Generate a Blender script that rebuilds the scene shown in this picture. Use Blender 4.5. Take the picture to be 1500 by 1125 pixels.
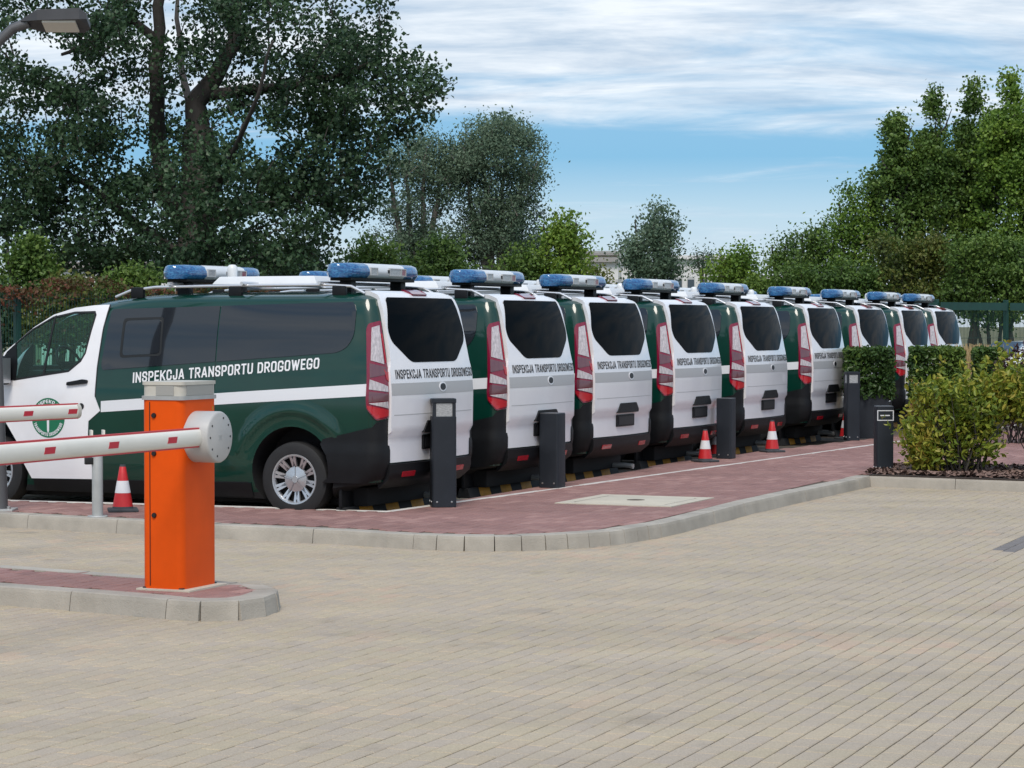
import bpy, bmesh, math, random
import numpy as np
from mathutils import Vector, Matrix

for o in list(bpy.data.objects):
    bpy.data.objects.remove(o, do_unlink=True)
SC = bpy.context.scene
COL = SC.collection
R = math.radians

# ------------------------------------------------------------------ camera
FPX, HOR, EYE = 3500.0, 477.0, 1.671          # focal length in photo pixels, horizon row, eye height
PITCH = math.atan((562.5 - HOR) / FPX)
cd = bpy.data.cameras.new('camera'); cam = bpy.data.objects.new('camera', cd); COL.objects.link(cam)
cam.location = (0, 0, EYE); cam.rotation_euler = (R(90) - PITCH, 0, 0)
cd.sensor_width = 36; cd.lens = FPX / 1500 * 36; cd.clip_end = 5000
SC.camera = cam

# ------------------------------------------------------------------ sky, sun, exposure
SUN_AZ, SUN_EL = R(187), R(52)                # azimuth from +Y, clockwise: behind the camera, a little to the left
w = bpy.data.worlds.new('World'); SC.world = w; w.use_nodes = True
nt = w.node_tree; N = nt.nodes; L = nt.links; N.clear()
def nd(t, **kw):
    n = N.new(t)
    for k, v in kw.items(): setattr(n, k, v)
    return n
out = nd('ShaderNodeOutputWorld'); bg = nd('ShaderNodeBackground'); bg.inputs[1].default_value = 0.09
sky = nd('ShaderNodeTexSky', sky_type='NISHITA', sun_disc=False)
sky.sun_elevation = SUN_EL; sky.sun_rotation = SUN_AZ
sky.air_density = 1.0; sky.dust_density = 0.6; sky.ozone_density = 2.0
tc = nd('ShaderNodeTexCoord'); sep = nd('ShaderNodeSeparateXYZ'); L.new(tc.outputs['Generated'], sep.inputs[0])
def mth(op, a, b=None, c=None):
    m = nd('ShaderNodeMath', operation=op)
    for i, v in enumerate((a, b, c)):
        if v is None: continue
        if isinstance(v, (int, float)): m.inputs[i].default_value = v
        else: L.new(v, m.inputs[i])
    return m.outputs[0]
zz = mth('MAXIMUM', sep.outputs[2], 0.0)
den = mth('ADD', zz, 0.055)
cmb = nd('ShaderNodeCombineXYZ')
L.new(mth('DIVIDE', sep.outputs[0], den), cmb.inputs[0]); L.new(mth('DIVIDE', sep.outputs[1], den), cmb.inputs[1])
def noise(scale, det, rough, vec, dist=0.0):
    n = nd('ShaderNodeTexNoise'); n.inputs['Scale'].default_value = scale; n.inputs['Detail'].default_value = det
    n.inputs['Roughness'].default_value = rough; n.inputs['Distortion'].default_value = dist
    L.new(vec, n.inputs['Vector']); return n.outputs[0]
mp = nd('ShaderNodeMapping'); mp.inputs['Location'].default_value = (3.1, 1.7, 0); mp.inputs['Scale'].default_value = (.85, 1.1, 1)
L.new(cmb.outputs[0], mp.inputs[0])
n1 = noise(1.0, 10, 0.62, mp.outputs[0], 0.8)
cov = nd('ShaderNodeValToRGB'); L.new(zz, cov.inputs[0])       # how much cloud at each height: a hazy foot, a clear belt, a cloud deck
cr = cov.color_ramp
for p, v in ((0.0, .44), (.035, .38), (.060, .32), (.074, .34), (.088, .58), (.108, .70), (.16, .60), (1.0, .52)):
    e = cr.elements.new(p) if p not in (0.0, 1.0) else cr.elements[0 if p == 0 else -1]
    e.color = (v, v, v, 1)
dens = mth('ADD', n1, mth('SUBTRACT', cov.outputs[0], 0.5))
cl = nd('ShaderNodeMapRange', interpolation_type='SMOOTHSTEP'); cl.inputs[1].default_value = .36; cl.inputs[2].default_value = .74
L.new(dens, cl.inputs[0])
n2 = noise(2.3, 6, 0.6, mp.outputs[0], 0.3)
ccol = nd('ShaderNodeValToRGB'); L.new(n2, ccol.inputs[0])
ccol.color_ramp.elements[0].position = .35; ccol.color_ramp.elements[0].color = (4.3, 5.3, 6.5, 1)
ccol.color_ramp.elements[1].position = .62; ccol.color_ramp.elements[1].color = (7.9, 8.3, 8.7, 1)
blue = nd('ShaderNodeValToRGB'); L.new(zz, blue.inputs[0])     # clear air, pale at the foot and blue above
bc = blue.color_ramp
for p, c in ((0.0, (5.3, 6.3, 7.4)), (.028, (4.7, 6.0, 7.3)), (.048, (3.7, 5.5, 7.1)), (.070, (1.35, 3.9, 6.4)), (.095, (1.8, 4.1, 6.5)), (1.0, (1.6, 3.2, 6.2))):
    e = bc.elements.new(p) if p not in (0.0, 1.0) else bc.elements[0 if p == 0 else -1]
    e.color = (*c, 1)
mixn = nd('ShaderNodeMix', data_type='RGBA'); mixn.inputs[0].default_value = .8
L.new(sky.outputs[0], mixn.inputs[6]); L.new(blue.outputs[0], mixn.inputs[7])
mixc = nd('ShaderNodeMix', data_type='RGBA')
L.new(mth('MULTIPLY', cl.outputs[0], .93), mixc.inputs[0]); L.new(mixn.outputs[2], mixc.inputs[6]); L.new(ccol.outputs[0], mixc.inputs[7])
L.new(mixc.outputs[2], bg.inputs[0]); L.new(bg.outputs[0], out.inputs[0])

sd = bpy.data.lights.new('sun', 'SUN'); so = bpy.data.objects.new('sun', sd); COL.objects.link(so)
sd.energy = 2.0; sd.angle = R(24); sd.color = (1, .93, .83)
dirv = Vector((math.sin(SUN_AZ) * math.cos(SUN_EL), math.cos(SUN_AZ) * math.cos(SUN_EL), math.sin(SUN_EL)))
so.rotation_euler = dirv.to_track_quat('Z', 'Y').to_euler(); so.location = dirv * 60
SC.view_settings.view_transform = 'Standard'; SC.view_settings.look = 'None'
SC.view_settings.exposure = 0.45; SC.view_settings.gamma = 1
SC.render.engine = 'CYCLES'; SC.cycles.use_denoising = True
SC.cycles.max_bounces = 8; SC.cycles.transparent_max_bounces = 12

# ------------------------------------------------------------------ helpers
rng = np.random.default_rng(11); random.seed(5)
def ray(x, y):
    a = (x - 750) / FPX; b = (562.5 - y) / FPX; c, s = math.cos(PITCH), math.sin(PITCH)
    return (a, c + b * s, b * c - s)
def G(x, y, z=0.0):                            # photo pixel on the level z
    d = ray(x, y); t = (z - EYE) / d[2]; return Vector((d[0] * t, d[1] * t, z))
def at(x, y, D):                               # photo pixel at the distance D
    d = ray(x, y); t = D / d[1]; return Vector((d[0] * t, D, EYE + d[2] * t))
def tag(o, label=None, cat=None, group=None, kind=None):
    if label: o['label'] = label
    if cat: o['category'] = cat
    if group: o['group'] = group
    if kind: o['kind'] = kind
    return o
def empty(name, loc=(0, 0, 0), rz=0.0):
    o = bpy.data.objects.new(name, None); COL.objects.link(o); o.location = loc; o.rotation_euler = (0, 0, rz)
    o.empty_display_size = .2; return o
def link(name, me, parent=None, mat=None, loc=None):
    o = bpy.data.objects.new(name, me); COL.objects.link(o)
    if parent: o.parent = parent
    if loc is not None: o.location = loc
    if mat is not None:
        for m in (mat if isinstance(mat, (list, tuple)) else [mat]): me.materials.append(m)
    return o
def obj(name, bm, mat=None, parent=None, smooth=False, loc=None, ang=None, fix=True):
    if fix: bmesh.ops.recalc_face_normals(bm, faces=bm.faces)
    me = bpy.data.meshes.new(name); bm.to_mesh(me); bm.free()
    if smooth:
        me.polygons.foreach_set('use_smooth', [True] * len(me.polygons))
        me.set_sharp_from_angle(angle=R(ang or 35))
    return link(name, me, parent, mat, loc)
def box(bm, x0, x1, y0, y1, z0, z1, M=None, mi=0):
    vs = [bm.verts.new((x, y, z)) for z in (z0, z1) for y in (y0, y1) for x in (x0, x1)]
    if M is not None:
        for v in vs: v.co = M @ v.co
    for f in ((0, 2, 3, 1), (4, 5, 7, 6), (0, 1, 5, 4), (1, 3, 7, 5), (3, 2, 6, 7), (2, 0, 4, 6)):
        bm.faces.new([vs[i] for i in f]).material_index = mi
    return vs
def bevel(bm, w, seg=2):
    bmesh.ops.recalc_face_normals(bm, faces=bm.faces)
    bmesh.ops.bevel(bm, geom=list(bm.edges), offset=w, segments=seg, affect='EDGES', profile=.6)
def bbox(name, dims, mat, parent=None, bev=.01, seg=2, smooth=True):
    bm = bmesh.new(); box(bm, *dims); bevel(bm, bev, seg); return obj(name, bm, mat, parent, smooth)
def tube(bm, pts, radii, n=8, cap=True):
    pts = [Vector(p) for p in pts]
    if isinstance(radii, (int, float)): radii = [radii] * len(pts)
    rings = []; ref = None
    for i, p in enumerate(pts):
        d = (pts[min(i + 1, len(pts) - 1)] - pts[max(i - 1, 0)]).normalized()
        if ref is None: ref = d.orthogonal().normalized()
        ref = (ref - d * ref.dot(d)).normalized(); b = d.cross(ref)
        rings.append([bm.verts.new(p + (ref * math.cos(2 * math.pi * k / n) + b * math.sin(2 * math.pi * k / n)) * radii[i]) for k in range(n)])
    for a, b in zip(rings, rings[1:]):
        for k in range(n): bm.faces.new((a[k], a[(k + 1) % n], b[(k + 1) % n], b[k]))
    if cap: bm.faces.new(rings[0][::-1]); bm.faces.new(rings[-1])
def lathe(bm, prof, n=32, axis='z', close=False, mi=0):
    rings = []
    for r, h in prof:
        ring = []
        for k in range(n):
            a = 2 * math.pi * k / n; c, s = r * math.cos(a), r * math.sin(a)
            ring.append(bm.verts.new((c, s, h) if axis == 'z' else (h, c, s)))
        rings.append(ring)
    pr = list(zip(rings, rings[1:])) + ([(rings[-1], rings[0])] if close else [])
    for a, b in pr:
        for k in range(n): bm.faces.new((a[k], a[(k + 1) % n], b[(k + 1) % n], b[k])).material_index = mi
    return rings
def prism(bm, poly, z0, z1):
    a = [bm.verts.new((x, y, z0)) for x, y in poly]; b = [bm.verts.new((x, y, z1)) for x, y in poly]
    n = len(poly); bm.faces.new(a[::-1]); bm.faces.new(b)
    for i in range(n): bm.faces.new((a[i], a[(i + 1) % n], b[(i + 1) % n], b[i]))
def inside(p, poly):
    x, y = p; r = False; n = len(poly)
    for i in range(n):
        x1, y1 = poly[i]; x2, y2 = poly[(i + 1) % n]
        if (y1 > y) != (y2 > y) and x < (x2 - x1) * (y - y1) / (y2 - y1) + x1: r = not r
    return r
def copy_tree(o, parent=None):
    c = o.copy(); COL.objects.link(c); c.parent = parent
    for ch in list(o.children): copy_tree(ch, c)
    return c

# ------------------------------------------------------------------ materials
def mat(name, col, rough=.6, metal=0., coat=0., spec=.5, trans=None):
    m = bpy.data.materials.new(name); m.use_nodes = True; b = m.node_tree.nodes['Principled BSDF']
    b.inputs['Base Color'].default_value = (*col, 1); b.inputs['Roughness'].default_value = rough
    b.inputs['Metallic'].default_value = metal; b.inputs['Coat Weight'].default_value = coat
    b.inputs['Coat Roughness'].default_value = .07; b.inputs['Specular IOR Level'].default_value = spec
    return m
def vary(m, amount=.25, scale=3., detail=5, bump=0., bscale=60., col2=None, rough=0., stretch=None):
    """breaks the colour up with noise in object space and adds fine relief"""
    t = m.node_tree; b = t.nodes['Principled BSDF']; base = tuple(b.inputs['Base Color'].default_value)[:3]
    g = t.nodes.new('ShaderNodeTexCoord'); v = g.outputs['Object']
    if stretch:
        mm = t.nodes.new('ShaderNodeMapping'); mm.inputs['Scale'].default_value = stretch; t.links.new(v, mm.inputs[0]); v = mm.outputs[0]
    n = t.nodes.new('ShaderNodeTexNoise'); n.inputs['Scale'].default_value = scale; n.inputs['Detail'].default_value = detail
    n.inputs['Roughness'].default_value = .62
    t.links.new(v, n.inputs['Vector'])
    rp = t.nodes.new('ShaderNodeValToRGB'); rp.color_ramp.elements[0].position = .3; rp.color_ramp.elements[1].position = .7
    c2 = col2 or tuple(c * (1 + amount) for c in base); c1 = tuple(c * (1 - amount) for c in base)
    rp.color_ramp.elements[0].color = (*c1, 1); rp.color_ramp.elements[1].color = (*c2, 1)
    t.links.new(n.outputs[0], rp.inputs[0]); t.links.new(rp.outputs[0], b.inputs['Base Color'])
    if rough:
        mr = t.nodes.new('ShaderNodeMapRange'); r0 = b.inputs['Roughness'].default_value
        mr.inputs[3].default_value = max(.02, r0 - rough); mr.inputs[4].default_value = min(1, r0 + rough)
        t.links.new(n.outputs[0], mr.inputs[0]); t.links.new(mr.outputs[0], b.inputs['Roughness'])
    if bump:
        n2 = t.nodes.new('ShaderNodeTexNoise'); n2.inputs['Scale'].default_value = bscale; n2.inputs['Detail'].default_value = 4
        t.links.new(g.outputs['Object'], n2.inputs['Vector'])
        bp = t.nodes.new('ShaderNodeBump'); bp.inputs['Strength'].default_value = bump; bp.inputs['Distance'].default_value = .01
        t.links.new(n2.outputs[0], bp.inputs['Height']); t.links.new(bp.outputs[0], b.inputs['Normal'])
    return m
def paver_mat(name, cols, patch, rough=.85, dark=.12, rnd=.2):
    """each stone takes a tone of its own, with broad patches and fine grain"""
    m = mat(name, cols[0], rough); t = m.node_tree; b = t.nodes['Principled BSDF']; K = t.links
    geo = t.nodes.new('ShaderNodeNewGeometry'); oi = t.nodes.new('ShaderNodeObjectInfo')
    ad = t.nodes.new('ShaderNodeMath'); ad.operation = 'ADD'; K.new(geo.outputs['Random Per Island'], ad.inputs[0]); K.new(oi.outputs['Random'], ad.inputs[1])
    fr = t.nodes.new('ShaderNodeMath'); fr.operation = 'FRACT'; K.new(ad.outputs[0], fr.inputs[0])
    n = t.nodes.new('ShaderNodeTexNoise'); n.inputs['Scale'].default_value = patch; n.inputs['Detail'].default_value = 4; K.new(geo.outputs['Position'], n.inputs['Vector'])
    s = t.nodes.new('ShaderNodeMath'); s.operation = 'MULTIPLY_ADD'; s.inputs[1].default_value = rnd; K.new(fr.outputs[0], s.inputs[0])
    s2 = t.nodes.new('ShaderNodeMath'); s2.operation = 'MULTIPLY_ADD'; s2.inputs[1].default_value = 1.3; s2.inputs[2].default_value = -.32; K.new(n.outputs[0], s2.inputs[0]); K.new(s2.outputs[0], s.inputs[2])
    rp = t.nodes.new('ShaderNodeValToRGB')
    el = rp.color_ramp.elements; el[0].color = (*cols[0], 1); el[0].position = .1; el[1].color = (*cols[-1], 1); el[1].position = .95
    for i, c in enumerate(cols[1:-1]):
        e = el.new(.1 + .85 * (i + 1) / (len(cols) - 1)); e.color = (*c, 1)
    K.new(s.outputs[0], rp.inputs[0])
    g = t.nodes.new('ShaderNodeTexNoise'); g.inputs['Scale'].default_value = 130; g.inputs['Detail'].default_value = 3; K.new(geo.outputs['Position'], g.inputs['Vector'])
    smp = t.nodes.new('ShaderNodeMapping'); smp.inputs['Rotation'].default_value = (0, 0, R(20)); smp.inputs['Scale'].default_value = (.28, 1.25, 1); K.new(geo.outputs['Position'], smp.inputs[0])
    st = t.nodes.new('ShaderNodeTexNoise'); st.inputs['Scale'].default_value = 1.0; st.inputs['Detail'].default_value = 7; st.inputs['Roughness'].default_value = .6; K.new(smp.outputs[0], st.inputs['Vector'])
    mr = t.nodes.new('ShaderNodeMapRange'); mr.inputs[1].default_value = .3; mr.inputs[2].default_value = .75; mr.inputs[3].default_value = 1 - dark; mr.inputs[4].default_value = 1 + dark; K.new(st.outputs[0], mr.inputs[0])
    mg = t.nodes.new('ShaderNodeMapRange'); mg.inputs[1].default_value = .3; mg.inputs[2].default_value = .7; mg.inputs[3].default_value = .86; mg.inputs[4].default_value = 1.14; K.new(g.outputs[0], mg.inputs[0])
    sp = t.nodes.new('ShaderNodeTexNoise'); sp.inputs['Scale'].default_value = 2.6; sp.inputs['Detail'].default_value = 5; K.new(geo.outputs['Position'], sp.inputs['Vector'])
    ms = t.nodes.new('ShaderNodeMapRange'); ms.inputs[1].default_value = .62; ms.inputs[2].default_value = .74; ms.inputs[3].default_value = 1; ms.inputs[4].default_value = .80; K.new(sp.outputs[0], ms.inputs[0])
    m0 = t.nodes.new('ShaderNodeMath'); m0.operation = 'MULTIPLY'; K.new(mr.outputs[0], m0.inputs[0]); K.new(ms.outputs[0], m0.inputs[1])
    mu = t.nodes.new('ShaderNodeMath'); mu.operation = 'MULTIPLY'; K.new(m0.outputs[0], mu.inputs[0]); K.new(mg.outputs[0], mu.inputs[1])
    mx = t.nodes.new('ShaderNodeVectorMath'); mx.operation = 'SCALE'; K.new(rp.outputs[0], mx.inputs[0]); K.new(mu.outputs[0], mx.inputs['Scale'])
    K.new(mx.outputs[0], b.inputs['Base Color'])
    bp = t.nodes.new('ShaderNodeBump'); bp.inputs['Strength'].default_value = .35; bp.inputs['Distance'].default_value = .004
    K.new(g.outputs[0], bp.inputs['Height']); K.new(bp.outputs[0], b.inputs['Normal'])
    return m
def leaf_mat(name, cols, rough=.5, trans=.3):
    m = mat(name, cols[0], rough, spec=.35); t = m.node_tree; b = t.nodes['Principled BSDF']; K = t.links
    geo = t.nodes.new('ShaderNodeNewGeometry')
    n = t.nodes.new('ShaderNodeTexNoise'); n.inputs['Scale'].default_value = .8; n.inputs['Detail'].default_value = 3; K.new(geo.outputs['Position'], n.inputs['Vector'])
    s = t.nodes.new('ShaderNodeMath'); s.operation = 'MULTIPLY_ADD'; s.inputs[1].default_value = .55; K.new(geo.outputs['Random Per Island'], s.inputs[0])
    s2 = t.nodes.new('ShaderNodeMath'); s2.operation = 'MULTIPLY_ADD'; s2.inputs[1].default_value = 1.5; s2.inputs[2].default_value = -.52; K.new(n.outputs[0], s2.inputs[0]); K.new(s2.outputs[0], s.inputs[2])
    rp = t.nodes.new('ShaderNodeValToRGB'); el = rp.color_ramp.elements
    el[0].color = (*cols[0], 1); el[1].color = (*cols[-1], 1)
    for i, c in enumerate(cols[1:-1]): el.new((i + 1) / (len(cols) - 1)).color = (*c, 1)
    K.new(s.outputs[0], rp.inputs[0]); K.new(rp.outputs[0], b.inputs['Base Color'])
    tr = t.nodes.new('ShaderNodeBsdfTranslucent'); K.new(rp.outputs[0], tr.inputs['Color'])
    mx = t.nodes.new('ShaderNodeMixShader'); mx.inputs[0].default_value = trans
    K.new(b.outputs[0], mx.inputs[1]); K.new(tr.outputs[0], mx.inputs[2])
    K.new(mx.outputs[0], t.nodes['Material Output'].inputs['Surface'])
    return m
def glass_mat(name, tint, alpha):
    m = bpy.data.materials.new(name); m.use_nodes = True; t = m.node_tree; b = t.nodes['Principled BSDF']
    b.inputs['Base Color'].default_value = (*[c * .35 for c in tint], 1); b.inputs['Roughness'].default_value = .03
    tr = t.nodes.new('ShaderNodeBsdfTransparent'); tr.inputs[0].default_value = (*tint, 1)
    mx = t.nodes.new('ShaderNodeMixShader'); mx.inputs[0].default_value = alpha
    t.links.new(tr.outputs[0], mx.inputs[1]); t.links.new(b.outputs[0], mx.inputs[2])
    t.links.new(mx.outputs[0], t.nodes['Material Output'].inputs['Surface']); return m

M = {}
M['green'] = vary(mat('green_paint', (.0005, .033, .0215), .38, coat=1., spec=.2), .1, 2.5)
M['white'] = vary(mat('white_paint', (.83, .82, .84), .3, coat=.8), .045, 2.2, 7, rough=.06)
M['black'] = vary(mat('black_plastic', (.006, .0065, .008), .5, spec=.3), .25, 5, bump=.15, bscale=400)
M['dark'] = mat('dark_underbody', (.006, .006, .007), .8)
M['seam'] = mat('seam_rubber', (.008, .009, .01), .6)
M['privacy'] = mat('privacy_glass', (.016, .019, .024), .025, coat=.4, spec=.55)
M['reargl'] = mat('rear_glass', (.003, .004, .005), .04, spec=.3); M['reargl'].node_tree.nodes['Principled BSDF'].inputs['IOR'].default_value = 1.09
M['clear'] = glass_mat('cab_glass', (.55, .84, .75), .12)
M['rubber'] = vary(mat('tyre_rubber', (.014, .014, .015), .75), .2, 8)
M['silver'] = mat('wheel_silver', (.56, .57, .59), .3, metal=.75)
M['rail'] = mat('rail_aluminium', (.72, .72, .74), .3, metal=.6)
M['refwhite'] = mat('reflective_white', (.72, .73, .76), .4)
M['refgrey'] = mat('reflective_grey', (.46, .46, .46), .4)
M['letterw'] = mat('white_letter_film', (.8, .8, .82), .4)
M['letterb'] = mat('black_letter_film', (.01, .01, .012), .45)
M['redlens'] = mat('red_lens', (.42, .012, .022), .12, coat=.6)
M['darkred'] = mat('deep_red_lens', (.20, .006, .03), .1, coat=.6)
M['clearlens'] = vary(mat('clear_lens', (.46, .42, .44), .12, coat=.8), .3, 14, 2, stretch=(6, 6, 1))
M['greylens'] = mat('smoked_lens', (.13, .05, .065), .12, coat=.8)
M['bluelens'] = vary(mat('blue_lens', (.003, .035, .17), .10, coat=.7), .0, 34, 2, col2=(.05, .22, .44), stretch=(1, 1, 2.2))
M['blueface'] = vary(mat('blue_lens_face', (.006, .03, .13), .12, coat=1.), .3, 30, 2)
M['barwhite'] = vary(mat('bar_white', (.70, .71, .72), .3, coat=.4), .04, 4)
M['lampgl'] = vary(mat('lamp_glass', (.34, .35, .36), .12, coat=.6), .35, 40, stretch=(1, 1, 4))
M['emblem'] = mat('emblem_green', (.008, .16, .075), .4)
M['seat'] = vary(mat('seat_fabric', (.03, .032, .036), .9), .2, 20)
M['orange'] = vary(mat('orange_paint', (.74, .083, .001), .5, spec=.2), .07, 3.5, 6)
M['boom'] = vary(mat('boom_cream', (.76, .73, .66), .38), .05, 3, rough=.05)
M['red'] = mat('red_film', (.50, .015, .035), .4)
M['redtrim'] = mat('red_rubber_edge', (.55, .05, .06), .5)
M['galv'] = vary(mat('galvanised_grey', (.42, .42, .41), .42, metal=.3), .12, 5, rough=.1)
M['hubgrey'] = vary(mat('hub_cast_grey', (.44, .43, .42), .42), .08, 5, bump=.06, bscale=200)
M['capgrey'] = vary(mat('pillar_cap_grey', (.52, .49, .43), .5), .08, 6)
M['capdark'] = mat('pillar_cap_lens', (.34, .33, .31), .25, coat=.4)
M['bollard'] = vary(mat('anthracite_paint', (.016, .020, .027), .5, spec=.35), .16, 4, rough=.1, bump=.05, bscale=300)
M['bolt'] = mat('steel_bolt', (.5, .5, .5), .35, metal=.8)
M['blackm'] = mat('black_knob', (.008, .008, .009), .5)
M['conered'] = vary(mat('cone_red', (.52, .018, .022), .45), .12, 9)
M['conewhite'] = vary(mat('cone_white', (.68, .68, .70), .45), .06, 9)
M['conebase'] = vary(mat('cone_base_rubber', (.05, .055, .062), .8), .25, 9)
M['concrete'] = vary(mat('kerb_concrete', (.37, .335, .285), .9), .22, 2.2, 7, bump=.4, bscale=90, rough=.05)
M['concrete2'] = vary(mat('pale_concrete', (.52, .47, .38), .9), .10, 3, 6, bump=.3, bscale=90)
M['edging'] = vary(mat('edging_concrete', (.56, .52, .48), .9), .14, 4, 6, bump=.3, bscale=90)
M['sand'] = vary(mat('joint_sand', (.10, .077, .056), .95), .3, 6, bump=.4, bscale=200)
M['paver'] = paver_mat('beige_paver', [(.41, .32, .24), (.415, .345, .24), (.39, .325, .255), (.425, .35, .25), (.455, .335, .245)], .42, rnd=.42)
M['paverd'] = paver_mat('dark_grey_paver', [(.15, .135, .13), (.19, .17, .16), (.21, .18, .165)], .5)
M['brick'] = paver_mat('red_paver', [(.20, .105, .093), (.28, .150, .130), (.25, .132, .117), (.335, .19, .165)], .9, rnd=.6, dark=.16)
M['yellow'] = vary(mat('yellow_marking', (.50, .22, .012), .6), .25, 10)
M['lamppost'] = vary(mat('lamp_post_grey', (.11, .11, .115), .5, metal=.3), .1, 4)
M['lamphead'] = vary(mat('lamp_head_grey', (.06, .06, .066), .5), .12, 5)
M['bark'] = vary(mat('bark', (.048, .041, .036), .9), .4, 4, 7, bump=.8, bscale=16, stretch=(1, 1, .3))
M['barkpale'] = vary(mat('pale_bark', (.17, .155, .135), .9), .35, 4, 7, bump=.8, bscale=16, stretch=(1, 1, .3))
M['fence'] = vary(mat('fence_green', (.006, .05, .038), .5), .15, 5)
M['mulch'] = vary(mat('bark_chips', (.115, .06, .047), .95), .5, 14, col2=(.30, .20, .165))
M['soil'] = vary(mat('soil', (.04, .028, .022), .95), .4, 6, bump=.6, bscale=50)
M['lawn'] = vary(mat('rough_grass_ground', (.09, .11, .04), .95), .4, .6, 6, col2=(.20, .18, .09), bump=.8, bscale=8)
M['shed'] = vary(mat('shed_white', (.66, .65, .64), .6), .06, .5)
M['shedroof'] = vary(mat('shed_roof', (.30, .28, .27), .7), .15, 1.)
M['shedbeige'] = vary(mat('hall_beige', (.46, .40, .31), .7), .08, .6)
M['shedgl'] = mat('shed_window', (.05, .07, .09), .1)
M['carwhite'] = mat('car_white', (.72, .74, .74), .25, coat=1.)
M['carglass'] = mat('car_glass', (.02, .025, .03), .04)

# ================================================================== GROUND
ROW = R(22.4)                                   # paving courses run along the row of vans
RU = Vector((math.sin(ROW), math.cos(ROW), 0)); RV = Vector((math.cos(ROW), -math.sin(ROW), 0))
ZR, ZP = -.12, -.078                            # road level, parking level; the brick path is level 0
def sheet(name, poly, z, m, thick=0):
    bm = bmesh.new()
    if thick: prism(bm, poly, z - thick, z)
    else: bm.faces.new([bm.verts.new((x, y, z)) for x, y in poly])
    return obj(name, bm, m)
tag(sheet('ground', [(-1500, -300), (1500, -300), (1500, 3000), (-1500, 3000)], -.22, M['lawn']), kind='structure')

kpx = [(500, 776), (560, 780), (620, 783), (654, 784.6), (688, 785.4), (728, 785.4), (768, 784.8), (804, 783.6), (840, 781.6), (870, 779.6), (900, 776.8), (936, 771.5), (966, 766.5), (996, 760.3), (1100, 734), (1274, 697)]
kerb_line = [Vector((-13.0, 25.95, 0)), G(28, 753.4), G(320, 768.3)] + [G(*p) for p in kpx]
bedK = kerb_line[-1]
bed_dir = (G(1500, 704.6) - bedK).normalized()
kerb_line.append(bedK + bed_dir * 8.0)
W0, W1, W2 = G(575, 749.4), G(1012.5, 673), G(1275, 642)
WL = W0 + (G(12, 733) - W0).normalized() * 13.0
WE = W2 + (W2 - W1).normalized() * 24.0
path_poly = [p.xy for p in kerb_line] + [Vector((17, 27)), Vector((24, 45)), WE.xy, W2.xy, W1.xy, W0.xy, WL.xy]
pp = [(p.x, p.y) for p in path_poly]
def inset(line, d):                             # shift a polyline to its left
    res = []
    for i, p in enumerate(line):
        a = line[max(i - 1, 0)]; b = line[min(i + 1, len(line) - 1)]
        if 0 < i < len(line) - 1:
            t1 = (p - a).normalized(); t2 = (b - p).normalized(); t = (t1 + t2).normalized()
            n = Vector((-t.y, t.x, 0)); k = d / max(.35, n.dot(Vector((-t1.y, t1.x, 0))))
        else:
            t = (b - a).normalized(); n = Vector((-t.y, t.x, 0)); k = d
        res.append(p + n * k)
    return res
road = sheet('road', [(-16, 3), (20, 3), (20, 34), (-16, 34)], ZR - .010, M['sand']); tag(road, kind='structure')
path = sheet('brick_path', [(p.x, p.y) for p in inset(kerb_line, .06)] + pp[len(kerb_line):], -.008, M['sand'], .30); tag(path, kind='structure')
pk = [(p.x, p.y) for p in (WL, W0, W1, W2, WE)] + [(30, 75), (-40, 75)]
parking = sheet('parking', pk, ZP - .006, M['sand']); tag(parking, kind='structure')

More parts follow.
